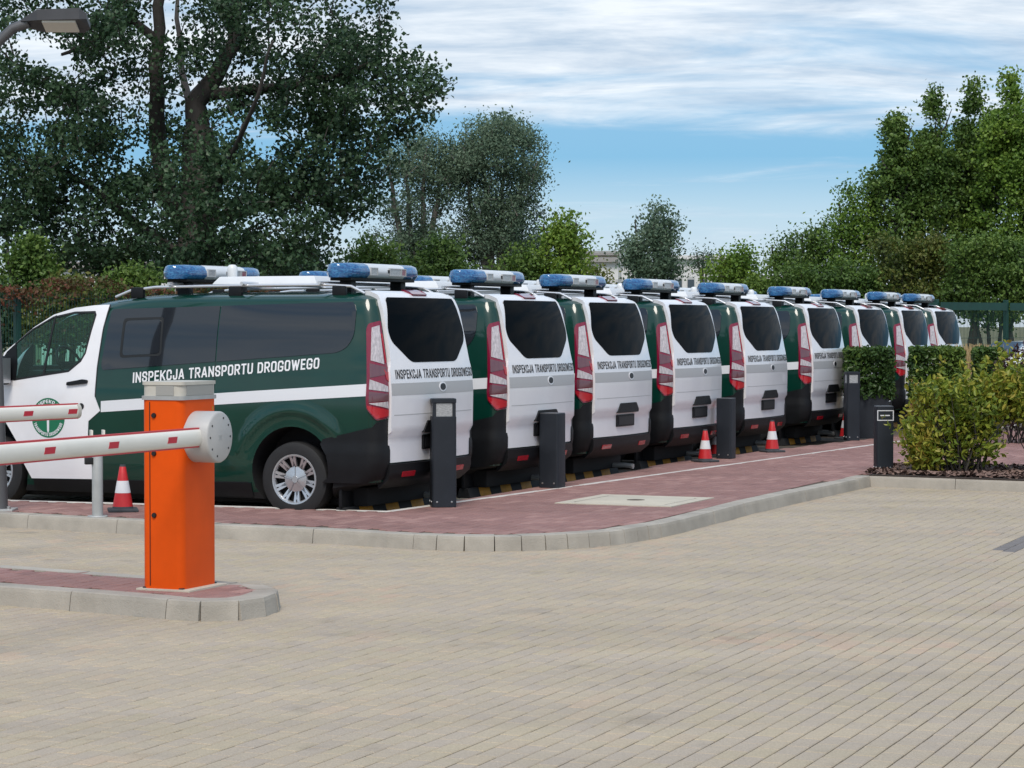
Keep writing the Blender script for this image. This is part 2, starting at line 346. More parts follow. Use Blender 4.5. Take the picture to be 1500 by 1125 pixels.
def stone_mesh(l, w_, h, ch, cs=None):
    bm = bmesh.new(); a, b = l / 2, w_ / 2; cs = cs or ch
    lo = [bm.verts.new((x, y, -h)) for x, y in ((-a, -b), (a, -b), (a, b), (-a, b))]
    mi = [bm.verts.new((x, y, -ch * .8)) for x, y in ((-a, -b), (a, -b), (a, b), (-a, b))]
    up = [bm.verts.new((x, y, 0)) for x, y in ((-a + cs, -b + ch), (a - cs, -b + ch), (a - cs, b - ch), (-a + cs, b - ch))]
    bm.faces.new(up)
    for p, q in ((lo, mi), (mi, up)):
        for i in range(4): bm.faces.new((p[i], p[(i + 1) % 4], q[(i + 1) % 4], q[i]))
    return bm
def lay(owner, org, ok, L_, B_, joint, z, m, name, nparts, i_rng, j_rng, h=.03, ch=.005, dark=None, rest='paving'):
    """running-bond paving: the stones that show largest are parts, the rest one joined part"""
    spots = []
    for j in range(*j_rng):
        for i in range(*i_rng):
            p = org + RU * ((i + (.5 if j % 2 else 0)) * L_) + RV * (j * B_)
            if ok(p): spots.append(p)
    spots.sort(key=lambda p: p.length + (100 if abs(p.x) > .2143 * p.y + .1 or p.y < 9.4 else 0))
    bm = stone_mesh(L_ - .008, B_ - joint, h, ch, .0045); me = bpy.data.meshes.new(name); bm.to_mesh(me); bm.free(); me.materials.append(m)
    med = me.copy()
    if dark: med.materials[0] = M['paverd']
    base = math.pi / 2 - ROW
    for p in spots[:nparts]:
        o = bpy.data.objects.new(name, med if dark and dark(p) else me); COL.objects.link(o); o.parent = owner
        o.location = (p.x, p.y, z + random.uniform(-.0012, .0012)); o.rotation_euler = (random.gauss(0, .003), random.gauss(0, .0018), base + random.gauss(0, .003))
    co = np.array([v.co[:] for v in me.vertices]); fc = [list(f.vertices) for f in me.polygons]
    c, s = math.cos(base), math.sin(base)
    def joined(sp, m_, nm):
        if not sp: return
        n = len(sp); P = np.array([(p.x, p.y) for p in sp]); tx = rng.normal(0, .0018, n); ty = rng.normal(0, .003, n); dz = rng.uniform(-.0012, .0012, n); da = rng.normal(0, .003, n)
        ca, sa = np.cos(base + da), np.sin(base + da)
        X = co[None, :, 0] * ca[:, None] - co[None, :, 1] * sa[:, None] + P[:, 0, None]
        Y = co[None, :, 0] * sa[:, None] + co[None, :, 1] * ca[:, None] + P[:, 1, None]
        Z = co[None, :, 2] + co[None, :, 0] * tx[:, None] + co[None, :, 1] * ty[:, None] + dz[:, None] + z
        V = np.stack([X, Y, Z], 2).reshape(-1, 3)
        F = (np.array(fc)[None] + (np.arange(n) * len(co))[:, None, None]).reshape(-1, 4)
        m2 = quads(nm, V, F); link(nm, m2, owner, m_)['kind'] = 'stuff'
    rest_sp = spots[nparts:]
    if dark:
        joined([p for p in rest_sp if dark(p)], M['paverd'], 'dark_' + rest)
        rest_sp = [p for p in rest_sp if not dark(p)]
    joined(rest_sp, m, rest)
def quads(name, V, F):
    me = bpy.data.meshes.new(name); V = np.asarray(V, dtype=np.float32); F = np.asarray(F, dtype=np.int32); k = F.shape[1]
    me.vertices.add(len(V)); me.vertices.foreach_set('co', V.ravel())
    me.loops.add(F.size); me.loops.foreach_set('vertex_index', F.ravel())
    me.polygons.add(len(F)); me.polygons.foreach_set('loop_start', np.arange(0, F.size, k, dtype=np.int32))
    me.update(calc_edges=True); me.validate(); me.shade_flat(); return me

isl_px = [(0, 858.5), (123, 867.5), (200, 873.5), (249, 878.3), (290, 880.8), (344, 880.6), (385, 874.5), (407, 866.5), (404, 860.5), (384, 855.8), (330, 851.5)]
isl = [G(*p) for p in isl_px]
idir = (isl[0] - isl[3]).normalized(); isl = [isl[0] + idir * 5] + isl + [isl[-1] + idir * 7.5]
isl_poly = [(p.x, p.y) for p in isl]
def on_road(p):
    if abs(p.x) > .2143 * p.y + 3.4 or p.y < 7.2: return False
    cs = [(p.x + a, p.y + b) for a, b in ((.07, 0), (-.07, 0), (0, .07), (0, -.07))]
    return any(not inside(c, pp) and not inside(c, isl_poly) for c in cs) and p.y < 34
D0, D1 = G(1455, 806, ZR), G(1500, 783, ZR)
def dark_strip(p):
    q = p - D0; return q.dot(RU) > -.05 and abs(q.dot(RV) - .05) < .11
lay(road, Vector((0, 8, 0)), on_road, .203, .1035, .0065, ZR, M['paver'], 'paver', 300, (-30, 160), (-120, 160), ch=.005, dark=dark_strip)
def on_path(p):
    if p.x < -.2143 * p.y - 3 or p.x > .2143 * p.y + 2.5 or p.y > 38: return False
    q = [(p.x + a, p.y + b) for a, b in ((.0, 0), (.05, 0.05), (-.05, -.05))]
    return all(inside(c, pin) for c in q)
pin = [(p.x, p.y) for p in inset(kerb_line, .16)] + pp[len(kerb_line):]
bedpoly = [bedK + bed_dir * -.02, bedK + bed_dir * 8, bedK + bed_dir * 8 + RU * 2.3, bedK + RU * 2.0]
bedp = [(p.x, p.y) for p in bedpoly]
lay(path, Vector((0, 18, 0)), lambda p: on_path(p) and not inside((p.x, p.y), bedp), .203, .1035, .006, 0., M['brick'], 'brick', 300, (-30, 120), (-100, 110), rest='brick_paving', ch=.004)
def on_isl(p): return inside((p.x, p.y), [(q.x, q.y) for q in inset(isl, .14)]) and p.x > -5
island = sheet('traffic_island', [(p.x, p.y) for p in inset(isl, .05)], -.008, M['sand'], .2); tag(island, kind='structure')
lay(island, Vector((0, 14, 0)), on_isl, .203, .1035, .006, 0., M['brick'], 'brick', 300, (-20, 40), (-60, 10), rest='brick_paving', ch=.004)
def on_parking(p): return inside((p.x, p.y), pk) and p.y < 27 and -.2143 * p.y - 1.5 < p.x < .2143 * p.y and not inside((p.x, p.y), pp)
lay(parking, Vector((0, 18, 0)), on_parking, .203, .1035, .008, ZP, M['paver'], 'paver', 0, (-20, 80), (-90, 60))

def kerb(name, line, cuts, side_w=.15, drop=.16, lean=.03, m=None, owner_mat=None, top=0.0):
    """stones along a polyline that marks the front top edge"""
    root = empty(name, line[0]); tag(root, kind='structure')
    seg = [0]
    for a, b in zip(line, line[1:]): seg.append(seg[-1] + (b - a).length)
    def pt(s):
        s = max(0, min(seg[-1], s)); i = max(k for k in range(len(seg) - 1) if seg[k] <= s + 1e-9)
        return line[i].lerp(line[i + 1], (s - seg[i]) / (seg[i + 1] - seg[i]))
    def nrm(s):
        t = (pt(s + .08) - pt(s - .08)).normalized(); return Vector((-t.y, t.x, 0))
    s = 0.0
    while s < seg[-1] - .05:
        l = cuts(s, pt(s)); e = min(seg[-1], s + l); g = .003
        dz = random.uniform(-.003, .003); dn = random.uniform(-.003, .003)
        prof = [(-lean, -drop), (-lean * .35, -.028), (-.004, -.006), (.008, 0), (side_w, 0), (side_w, -drop)]
        bm = bmesh.new(); rings = []
        n = max(1, int(l / .25))
        for k in range(n + 1):
            q = s + g + (e - s - 2 * g) * k / n; p = pt(q); nn = nrm((s + e) / 2) if l < .5 else nrm(q)
            rings.append([bm.verts.new(p - line[0] + nn * (a + dn) + Vector((0, 0, z + dz + top))) for a, z in prof])
        for a, b in zip(rings, rings[1:]):
            for i in range(6): bm.faces.new((a[i], a[(i + 1) % 6], b[(i + 1) % 6], b[i]))
        bm.faces.new(rings[0][::-1]); bm.faces.new(rings[-1]); bmesh.ops.recalc_face_normals(bm, faces=bm.faces)
        obj('kerb_stone', bm, m or M['concrete'], root); s = e
    return root
s_corner = (kerb_line[1] - kerb_line[0]).length
def cuts_main(s, p):
    if p.x > bedK.x - .01: return 1.0
    if -.85 < p.x < 1.42 and p.y < 20.6: return random.uniform(.20, .27)
    return 1.0
kl = kerb('kerb', kerb_line[:-1], cuts_main)
kb = kerb('kerb', [bedK, kerb_line[-1]], lambda s, p: 1.0)
ki = kerb('kerb', isl, lambda s, p: .24 if p.x > -2.12 else .8)
# pale edging between path and parking
for a, b in ((W0, WE), (WL, W0)):
    kerb('path_edging', [a, b], lambda s, p: 1.0, side_w=.055, drop=.12, lean=0., m=M['edging'], top=.004)

# inspection cover in the path
c0 = [G(820, 738), G(925, 721.5), G(1026, 729.5), G(952, 747.5)]
cc = sum(c0, Vector()) / 4; ax = ((c0[1] - c0[0]) + (c0[2] - c0[3])).normalized(); sz = .78
hm = empty('inspection_cover', cc + Vector((0, 0, .004)), math.atan2(ax.y, ax.x))
tag(hm, 'square pale concrete inspection cover set into the red brick path', 'manhole cover')
bm = bmesh.new()
for d in ((-.62, .62, .46, .58), (-.62, .62, -.58, -.46), (-.62, -.47, -.458, .458), (.47, .62, -.458, .458)): box(bm, *d, -.05, .004)
obj('frame', bm, M['concrete2'], hm)
bbox('lid', (-.455, .455, -.445, .445, -.05, .006), M['concrete2'], hm, .012)
bm = bmesh.new(); lathe(bm, [(.001, .0075), (.085, .0075), (.09, .005)], 20); obj('grip_recess', bm, M['sand'], hm)
bm = bmesh.new()
for d in ((-.468, .468, .447, .4585), (-.468, .468, -.4585, -.447), (-.468, -.457, -.447, .447), (.457, .468, -.447, .447)): box(bm, *d, -.02, .0015)
obj('joint', bm, M['soil'], hm)

# ================================================================== VANS
CX, RC = .993, .13
TW = [(.08, .90), (.2, .955), (.4, .985), (.8, .99), (1.05, .985), (1.3, .962), (1.6, .918), (1.85, .862), (1.91, .83), (1.945, .77), (1.972, .62), (1.985, .40), (1.99, .15)]
TR = [(.08, .62), (.2, .40), (.26, .08), (.43, .03), (1.05, .02), (1.2, .03), (1.34, .05), (1.56, .09), (1.8, .14), (1.91, .18), (1.945, .24), (1.972, .38), (1.985, .6), (1.99, .9)]
TF = [(.08, 5.12), (.2, 5.28), (.45, 5.33), (.75, 5.28), (.95, 5.17), (1.05, 5.0), (1.12, 4.78), (1.2, 4.5), (1.3, 4.40), (1.41, 4.30), (1.63, 4.0), (1.76, 3.80), (1.83, 3.62), (1.88, 3.45), (1.91, 3.30), (1.945, 3.05), (1.972, 2.75), (1.985, 2.5), (1.99, 2.2)]
def tab(t, z): return float(np.interp(z, [a for a, b in t], [b for a, b in t]))
def halfw(y, z):
    w_ = tab(TW, z)
    if y > 3.5: w_ *= 1 - .10 * min(1, (y - 3.5) / 1.8) ** 2
    return w_
def rear_y(x, z):                               # x from the van's middle
    w_ = tab(TW, z); a = abs(x); c = .062 * (min(a, w_ - RC) / .99) ** 2; y = tab(TR, z) + c
    if a > w_ - RC: y += RC - math.sqrt(max(0, RC * RC - min(RC, a - (w_ - RC)) ** 2))
    return y
def side_x(y, z):
    w_ = halfw(y, z); y0 = tab(TR, z) + .062 * ((w_ - RC) / .99) ** 2; d = y - y0
    if d < RC: return w_ - RC + math.sqrt(max(0, RC * RC - (RC - max(0, d)) ** 2))
    return w_
def S(y, z, off=0., sgn=-1):                    # point on the side, sgn -1 = left
    e = .01; dz = (side_x(y, z + e) - side_x(y, z - e)) / (2 * e); n = Vector((1, 0, -dz)).normalized()
    return Vector((CX + sgn * (side_x(y, z) + n.x * off), y, z + n.z * off))
def B(x, z, off=0.):                            # point on the rear, x from the middle
    e = .01; dz = (rear_y(x, z + e) - rear_y(x, z - e)) / (2 * e); dx = (rear_y(x + e, z) - rear_y(x - e, z)) / (2 * e)
    dx = max(-1.5, min(1.5, dx)); n = Vector((dx, -1, dz)).normalized()
    return Vector((CX + x + n.x * off, rear_y(x, z) + n.y * off, z + n.z * off))
def C(s, z, off=0., sgn=-1):                    # round the rear corner: s<0 rear, s>0 side, metres
    q = RC * math.pi / 4; w_ = tab(TW, z); y0 = tab(TR, z) + .062 * ((w_ - RC) / .99) ** 2
    if s > q: p = Vector((w_, y0 + RC + (s - q))); n = Vector((1, 0))
    elif s < -q: p = Vector((w_ - RC - (-s - q), y0 - .1 * (-s - q))); n = Vector((.1, -1)).normalized()
    else:
        a = (s + q) / RC; n = Vector((math.sin(a), -math.cos(a))); p = Vector((w_ - RC, y0 + RC)) + n * RC
    p = p + n * off; return Vector((CX + sgn * p.x, p.y, z))
def patch(name, outline, f, off, mat_, parent, thick=.012, cell=.09, holes=(), shape=None, smooth=True):
    """a panel cut out in the surface's own coordinates, then laid on it with an edge"""
    bm = bmesh.new(); bm.faces.new([bm.verts.new((u, v, 0)) for u, v in outline])
    us = [p[0] for p in outline]; vs = [p[1] for p in outline]
    def cut(co, no): bmesh.ops.bisect_plane(bm, geom=bm.verts[:] + bm.edges[:] + bm.faces[:], plane_co=co, plane_no=no, dist=1e-6)
    for h in holes:
        for i in range(len(h)):
            a, b = h[i], h[(i + 1) % len(h)]; cut((a[0], a[1], 0), (b[1] - a[1], a[0] - b[0], 0))
    k = math.floor(min(us) / cell) + 1
    while k * cell < max(us) - 1e-4: cut((k * cell, 0, 0), (1, 0, 0)); k += 1
    k = math.floor(min(vs) / cell) + 1
    while k * cell < max(vs) - 1e-4: cut((0, k * cell, 0), (0, 1, 0)); k += 1
    for h in holes:
        bmesh.ops.delete(bm, geom=[fc for fc in bm.faces if inside(fc.calc_center_median().xy, h)], context='FACES')
    bnd = [(e.verts[0], e.verts[1]) for e in bm.edges if len(e.link_faces) == 1]
    uv = {v: (v.co.x, v.co.y) for v in bm.verts}
    if thick:
        for a, b in bnd:
            q = [bm.verts.new(f(*uv[a], off + (shape(*uv[a]) if shape else 0))), bm.verts.new(f(*uv[b], off + (shape(*uv[b]) if shape else 0))), bm.verts.new(f(*uv[b], off - thick)), bm.verts.new(f(*uv[a], off - thick))]
            bm.faces.new(q)
    for v, (a, b) in uv.items(): v.co = f(a, b, off + (shape(a, b) if shape else 0))
    return obj(name, bm, mat_, parent, smooth)
def roundpoly(pts, r, n=4):
    res = []; m = len(pts)
    for i, p in enumerate(pts):
        p = Vector(p); a = (Vector(pts[i - 1]) - p); b = (Vector(pts[(i + 1) % m]) - p)
        rr = r[i] if isinstance(r, (list, tuple)) else r; d = min(rr, a.length * .45, b.length * .45)
        s, e = p + a.normalized() * d, p + b.normalized() * d
        for k in range(n + 1):
            t = k / n; q = s * (1 - t) ** 2 + p * 2 * t * (1 - t) + e * t * t; res.append((q.x, q.y))
    return res
GLYPH = {'I': (.19, [[(.5, 0), (.5, 1)]]), 'N': (.58, [[(0, 0), (0, 1)], [(0, 1), (1, 0)], [(1, 0), (1, 1)]]),
    'S': (.54, [[(1, .74), (1, .86), (.8, 1), (.2, 1), (0, .86), (0, .66), (.2, .54), (.8, .46), (1, .34), (1, .14), (.8, 0), (.2, 0), (0, .14), (0, .26)]]),
    'P': (.54, [[(0, 0), (0, 1), (.75, 1), (1, .86), (1, .58), (.75, .44), (.1, .44)]]), 'E': (.47, [[(1, 1), (0, 1), (0, 0), (1, 0)], [(.1, .5), (.9, .5)]]),
    'K': (.57, [[(0, 0), (0, 1)], [(1, 1), (.1, .42)], [(.36, .58), (1, 0)]]), 'C': (.55, [[(1, .68), (1, .86), (.8, 1), (.2, 1), (0, .86), (0, .14), (.2, 0), (.8, 0), (1, .14), (1, .32)]]),
    'J': (.48, [[(1, 1), (1, .14), (.8, 0), (.2, 0), (0, .14), (0, .32)]]), 'A': (.60, [[(0, 0), (.46, 1)], [(1, 0), (.54, 1)], [(.25, .26), (.75, .26)]]), 'T': (.52, [[(0, 1), (1, 1)], [(.5, .95), (.5, 0)]]),
    'R': (.57, [[(0, 0), (0, 1), (.75, 1), (1, .86), (1, .60), (.75, .46), (.1, .46)], [(.5, .46), (1, 0)]]), 'O': (.56, [[(0, .5), (0, .14), (.2, 0), (.8, 0), (1, .14), (1, .86), (.8, 1), (.2, 1), (0, .86), (0, .5)]]),
    'U': (.56, [[(0, 1), (0, .14), (.2, 0), (.8, 0), (1, .14), (1, 1)]]), 'D': (.56, [[(0, .5), (0, 0), (.72, 0), (1, .18), (1, .82), (.72, 1), (0, 1), (0, .5)]]),
    'W': (.82, [[(0, 1), (.25, 0)], [(.25, 0), (.5, .9)], [(.5, .9), (.75, 0)], [(.75, 0), (1, 1)]]), 'G': (.58, [[(1, .76), (1, .86), (.8, 1), (.2, 1), (0, .86), (0, .14), (.2, 0), (.8, 0), (1, .14), (1, .42), (.62, .42)]])}
def text2d(s, t=.155, gap=.12):
    """condensed bold capitals drawn as mitred strokes"""
    V, F = [], []; x = 0.
    for ch in s:
        if ch == ' ': x += .36; continue
        w_, strokes = GLYPH[ch]
        for si, st in enumerate(strokes):
            P = [Vector((x + t / 2 + a * (w_ - t), t / 2 + b * (1 - t))) for a, b in st]
            closed = (P[0] - P[-1]).length < 1e-6; n = len(P)
            if not closed: P[0] = P[0] + (P[0] - P[1]).normalized() * t / 2; P[-1] = P[-1] + (P[-1] - P[-2]).normalized() * t / 2
            b0 = len(V)
            for k in range(n):
                a = P[k] - P[k - 1] if k else (P[-1] - P[-2] if closed else P[1] - P[0]); b = P[k + 1] - P[k] if k < n - 1 else (P[1] - P[0] if closed else P[-1] - P[-2])
                a.normalize(); b.normalize(); m_ = Vector((-a.y - b.y, a.x + b.x)); m_.normalize(); d = t / 2 / max(.45, m_.dot(Vector((-a.y, a.x))))
                for sg in (1, -1): q = P[k] + m_ * d * sg; V.append((q.x, min(1, max(0, q.y)), si))
            for k in range(n - 1): F.append((b0 + 2 * k, b0 + 2 * k + 1, b0 + 2 * k + 3, b0 + 2 * k + 2))
        x += w_ + gap
    return [(a / (x - gap), b, c * .0003) for a, b, c in V], F
def letters(name, T, f, mat_, parent):
    V, F = T; bm = bmesh.new(); vs = [bm.verts.new(f(*v)) for v in V]
    for fc in F:
        try: bm.faces.new([vs[i] for i in fc])
        except ValueError: pass
    return obj(name, bm, mat_, parent)
WORDS = 'INSPEKCJA TRANSPORTU DROGOWEGO'
TXT = text2d(WORDS); TXT2 = text2d(WORDS, .15)
TXT_TOP, TXT_LOW = text2d('INSPEKCJA', .18), text2d('TRANSPORTU DROGOWEGO', .18)

def make_van():
    van = empty('inspection_van')
    # ---- body shell: rings from the sill to the roof
    zs = [.08, .14, .2, .26, .32, .43, .6, .75, .87, .95, 1.05, 1.12, 1.2, 1.3, 1.41, 1.52, 1.63, 1.76, 1.83, 1.88, 1.91, 1.93, 1.945, 1.96, 1.972, 1.985, 1.99]
    bm = bmesh.new(); rings = []
    for z in zs:
        w_ = tab(TW, z); yf = tab(TF, z); half = []
        for k in range(7): x = (w_ - RC if w_ > .3 else w_ * .5) * k / 6; half.append((x, rear_y(x, z)))
        r_ = RC if w_ > .3 else w_ * .5
        y0 = half[-1][1]
        for k in range(1, 7): a = math.pi / 2 * k / 6; half.append((half[6][0] + r_ * math.sin(a), y0 + r_ * (1 - math.cos(a))))
        ys = y0 + r_; L_ = min(.85, (yf - ys) * .5); ye = yf - L_
        for k in range(1, 17): y = ys + (ye - ys) * k / 16; half.append((w_ if w_ <= .3 else halfw(y, z), y))
        wl = half[-1][0]
        for k in range(1, 11):
            t = math.pi / 2 * k / 10; half.append((wl * max(0, math.cos(t)) ** .62, ye + L_ * math.sin(t) ** .8))
        half[-1] = (0, yf)
        ring = [bm.verts.new((CX - x, y, z)) for x, y in half] + [bm.verts.new((CX + x, y, z)) for x, y in half[-2:0:-1]]
        rings.append(ring)
    n = len(rings[0])
    for a, b in zip(rings, rings[1:]):
        for k in range(n): bm.faces.new((a[k], a[(k + 1) % n], b[(k + 1) % n], b[k]))
    bm.faces.new(rings[0][::-1]); bm.faces.new(rings[-1]); bmesh.ops.recalc_face_normals(bm, faces=bm.faces)
    body = obj('body', bm, [M['green'], M['dark']], van)
    # ---- cut wheel wells and the cab's window openings out of the solid shell
    YRW, YFW, ZW = .978, 4.33, .268
    fw = [(4.06, 1.50), (3.88, 1.63), (3.656, 1.745), (3.42, 1.79), (3.195, 1.795), (3.178, 1.76), (3.254, 1.41), (3.30, 1.335), (3.43, 1.24), (4.05, 1.155), (4.07, 1.28)]
    cb = bmesh.new()
    for yw in (YRW, YFW):
        for x0, x1 in ((-.1, .34), (1.646, 2.09)):
            a = [cb.verts.new((x0, yw + .425 * math.cos(2 * math.pi * k / 40), ZW + .06 + .425 * math.sin(2 * math.pi * k / 40))) for k in range(40)]
            b = [cb.verts.new((x1, v.co.y, v.co.z)) for v in a]
            cb.faces.new(a); cb.faces.new(b[::-1])
            for k in range(40): cb.faces.new((a[k], b[k], b[(k + 1) % 40], a[(k + 1) % 40]))
    a = [cb.verts.new((-.2, y, z)) for y, z in fw]; b = [cb.verts.new((2.2, y, z)) for y, z in fw]
    cb.faces.new(a); cb.faces.new(b[::-1])
    for k in range(len(fw)): cb.faces.new((a[k], b[k], b[(k + 1) % len(fw)], a[(k + 1) % len(fw)]))
    ws = [(3.0, 1.275), (4.7, 1.275), (3.86, 1.79), (3.0, 1.79)]
    a = [cb.verts.new((.34, y, z)) for y, z in ws]; b = [cb.verts.new((1.646, y, z)) for y, z in ws]
    cb.faces.new(a); cb.faces.new(b[::-1])
    for k in range(4): cb.faces.new((a[k], b[k], b[(k + 1) % 4], a[(k + 1) % 4]))
    for f in cb.faces: f.material_index = 1
    bmesh.ops.recalc_face_normals(cb, faces=cb.faces)
    cut = obj('cut', cb, [M['green'], M['dark']])
    md = body.modifiers.new('b', 'BOOLEAN'); md.object = cut; md.operation = 'DIFFERENCE'; md.solver = 'EXACT'; md.use_self = True
    dg = bpy.context.evaluated_depsgraph_get(); me = bpy.data.meshes.new_from_object(body.evaluated_get(dg))
    body.modifiers.clear(); body.data = me; bpy.data.objects.remove(cut, do_unlink=True)
    for p in me.polygons:
        if p.center.z < .12 or (p.center.z < .27 and p.center.y < .9): p.material_index = 1
    me.polygons.foreach_set('use_smooth', [True] * len(me.polygons)); me.set_sharp_from_angle(angle=R(32))
    # ---- cab interior
    for sx in (.55, 1.45):
        s_ = bmesh.new(); box(s_, sx - .24, sx + .24, 3.02, 3.16, .95, 1.50); box(s_, sx - .13, sx + .13, 3.04, 3.14, 1.52, 1.70); bevel(s_, .035)
        obj('seat', s_, M['seat'], van, True)
    s_ = bmesh.new(); lathe(s_, [(.185 + .014 * math.cos(a), .014 * math.sin(a)) for a in np.linspace(0, 2 * math.pi, 9)[:-1]], 28, close=True)
    box(s_, -.18, .18, -.02, .02, -.01, .01); wh = obj('steering_wheel', s_, M['black'], van, True); wh.location = (.55, 3.78, 1.30); wh.rotation_euler = (R(62), 0, 0)
    bbox('dashboard', (.2, 1.79, 3.86, 4.06, 1.10, 1.24), M['black'], van, .04)
    for sg in (-1, 1):
        F = lambda u, v, o=0., sg=sg: S(u, v, o, sg)
        # front door, white, with its window
        dp = [(3.035, 1.868), (3.075, 1.654), (3.11, 1.262), (3.12, 1.0), (3.058, .865), (3.19, .765), (3.197, .64), (3.172, .40), (3.145, .215), (3.87, .205), (3.95, .35), (4.02, .55), (4.14, .72), (4.235, .85), (4.235, 1.30), (4.20, 1.41), (4.03, 1.535), (3.868, 1.655), (3.656, 1.775), (3.42, 1.84), (3.2, 1.862)]
        def crease(u, v): return .007 * math.exp(-((v - 1.03) / .035) ** 2) - .006 * math.exp(-((v - .42) / .05) ** 2)
        dr = patch('front_door', dp, F, .006, M['white'], van, .02, holes=[fw], shape=crease)
        fwo = [(p[0] + (p[0] - 3.62) * .03, p[1] + (p[1] - 1.48) * .045) for p in fw]
        patch('window_frame', fwo, F, .0085, M['seam'], dr, .012, holes=[[(p[0] - (p[0] - 3.62) * .015, p[1] - (p[1] - 1.48) * .02) for p in fw]])
        patch('door_window', fw, F, .002, M['clear'], dr, 0)
        patch('window_pillar', [(3.64, 1.76), (3.62, 1.77), (3.70, 1.20), (3.725, 1.197)], F, .010, M['seam'], dr, .01)
        patch('mirror_corner', [(4.06, 1.50), (4.16, 1.42), (4.215, 1.34), (4.215, 1.125), (4.04, 1.15), (4.03, 1.30)], F, .012, M['black'], dr, .012)
        patch('door_handle', roundpoly([(3.43, 1.098), (3.20, 1.122), (3.20, 1.155), (3.25, 1.16), (3.43, 1.13)], .012, 3), F, .03, M['black'], dr, .03)
        patch('door_seam', [(3.033, 1.872), (3.024, 1.872), (3.064, 1.654), (3.099, 1.262), (3.109, 1.0), (3.118, 1.0), (3.109, 1.262), (3.074, 1.654)], F, .0015, M['seam'], dr, .004)
        mm = bmesh.new(); box(mm, -.10, .10, -.07, .07, -.14, .14); bevel(mm, .045, 3)
        mo = obj('wing_mirror', mm, M['black'], van, True); mo.location = (CX + sg * 1.10, 4.14, 1.24)
        mm = bmesh.new(); box(mm, -.08, .08, -.075, -.066, -.12, .12); obj('mirror_glass', mm, M['silver'], mo)
        mm = bmesh.new(); box(mm, -.06, .06, -.03, .03, -.03, .03); ar = obj('mirror_arm', mm, M['black'], mo); ar.location = (-sg * .12, .02, -.06)
        # roundel: green disc, sword, ring of small letters
        cy, cz, rr = 3.648, .79, .19
        em = patch('emblem', [(cy + rr * math.cos(2 * math.pi * k / 40), cz + rr * math.sin(2 * math.pi * k / 40)) for k in range(40)], F, .0085, M['emblem'], van, .002)
        patch('emblem_sword', [(cy - .014, cz + .10), (cy + .014, cz + .10), (cy + .012, cz - .12), (cy, cz - .15), (cy - .012, cz - .12)], F, .0105, M['letterw'], em, .001)
        patch('emblem_hilt', [(cy - .055, cz + .075), (cy + .055, cz + .075), (cy + .055, cz + .095), (cy - .055, cz + .095)], F, .0105, M['letterw'], em, .001)
        dirn = -1 if sg < 0 else 1
        def arc_top(u, v, e): a = R(145 - 110 * u); r_ = .140 + .034 * v; return F(cy + dirn * r_ * math.cos(a), cz + r_ * math.sin(a), .0105 + e)
        def arc_low(u, v, e): a = R(198 + 144 * u); r_ = .176 - .032 * v; return F(cy + dirn * r_ * math.cos(a), cz + r_ * math.sin(a), .0105 + e)
        letters('emblem_lettering', TXT_TOP, arc_top, M['letterw'], em); letters('emblem_lettering', TXT_LOW, arc_low, M['letterw'], em)
        if sg < 0:
            fc = patch('fuel_flap', [(3.268 + .03 * math.cos(2 * math.pi * k / 16), .905 + .03 * math.sin(2 * math.pi * k / 16)) for k in range(16)], F, .012, M['seam'], dr, .01)
        # dark side glass in two panes, slider set into the first
        lo = lambda y: 1.463 - .0695 * y
        hi = lambda y: 1.893 - .0225 * y
        g1 = roundpoly([(3.0, hi(3.0)), (1.806, hi(1.8)), (1.806, lo(1.8)), (3.045, lo(3.04)), (3.06, 1.30)], [.05, .004, .004, .04, .03])
        w1 = patch('side_window', g1, F, .006, M['privacy'], van, .01)
        patch('sliding_pane', roundpoly([(2.82, 1.715), (2.43, 1.728), (2.42, 1.41), (2.83, 1.39)], .035), F, .010, M['privacy'], w1, .004)
        fr_ = roundpoly([(2.85, 1.74), (2.405, 1.752), (2.395, 1.388), (2.86, 1.366)], .04)
        patch('pane_frame', fr_, F, .0085, M['seam'], w1, .003, holes=[roundpoly([(2.825, 1.718), (2.427, 1.731), (2.417, 1.407), (2.835, 1.387)], .035, 2)])
        g2 = roundpoly([(1.792, hi(1.8)), (.40, hi(.40)), (.368, 1.80), (.366, 1.58), (.43, 1.475), (.53, lo(.53)), (1.792, lo(1.8))], [.004, .05, .02, .06, .06, .06, .004])
        patch('side_window', g2, F, .006, M['privacy'], van, .01)
        # stripe, lettering, seams, sill
        patch('side_stripe', [(3.05, .853), (3.05, .957), (1.535, 1.063), (.175, 1.15), (.175, 1.041), (1.535, .957)], F, .003, M['refwhite'], van, .002)
        y0, sl = 2.70, .0757
        if sg < 0: tf = lambda u, v, e: F(2.70 - 1.995 * u, 1.132 + sl * 1.995 * u + .098 * v, .0035 + e)
        else: tf = lambda u, v, e: F(.705 + 1.995 * u, 1.283 - sl * 1.995 * u + .098 * v, .0035 + e)
        letters('side_lettering', TXT, tf, M['letterw'], van)
        for q in ([(1.803, 1.335), (1.795, 1.335), (1.83, .25), (1.838, .25)], [(3.02, .213), (1.45, .235), (1.45, .229), (3.02, .207)]):
            patch('panel_seam', q, F, .0015, M['seam'], van, .004)
        patch('sill_trim', [(3.85, .20), (1.42, .228), (1.42, .10), (3.85, .085)], F, .012, M['black'], van, .02)
        # wheel arch flare behind
        ac = (YRW, ZW + .07)
        def flare(u, v):
            r_ = math.hypot(u - ac[0], v - ac[1]); a_ = math.degrees(math.atan2(v - ac[1], ac[0] - u)); tp = max(0, min(1, (a_ - 28) / 25)) * max(0, min(1, (168 - a_) / 25)); return tp * .026 * math.exp(-((r_ - .565) / .045) ** 2) * max(0, min(1, (.69 - r_) / .06))
        ang = [R(a) for a in np.linspace(28, 168, 22)]
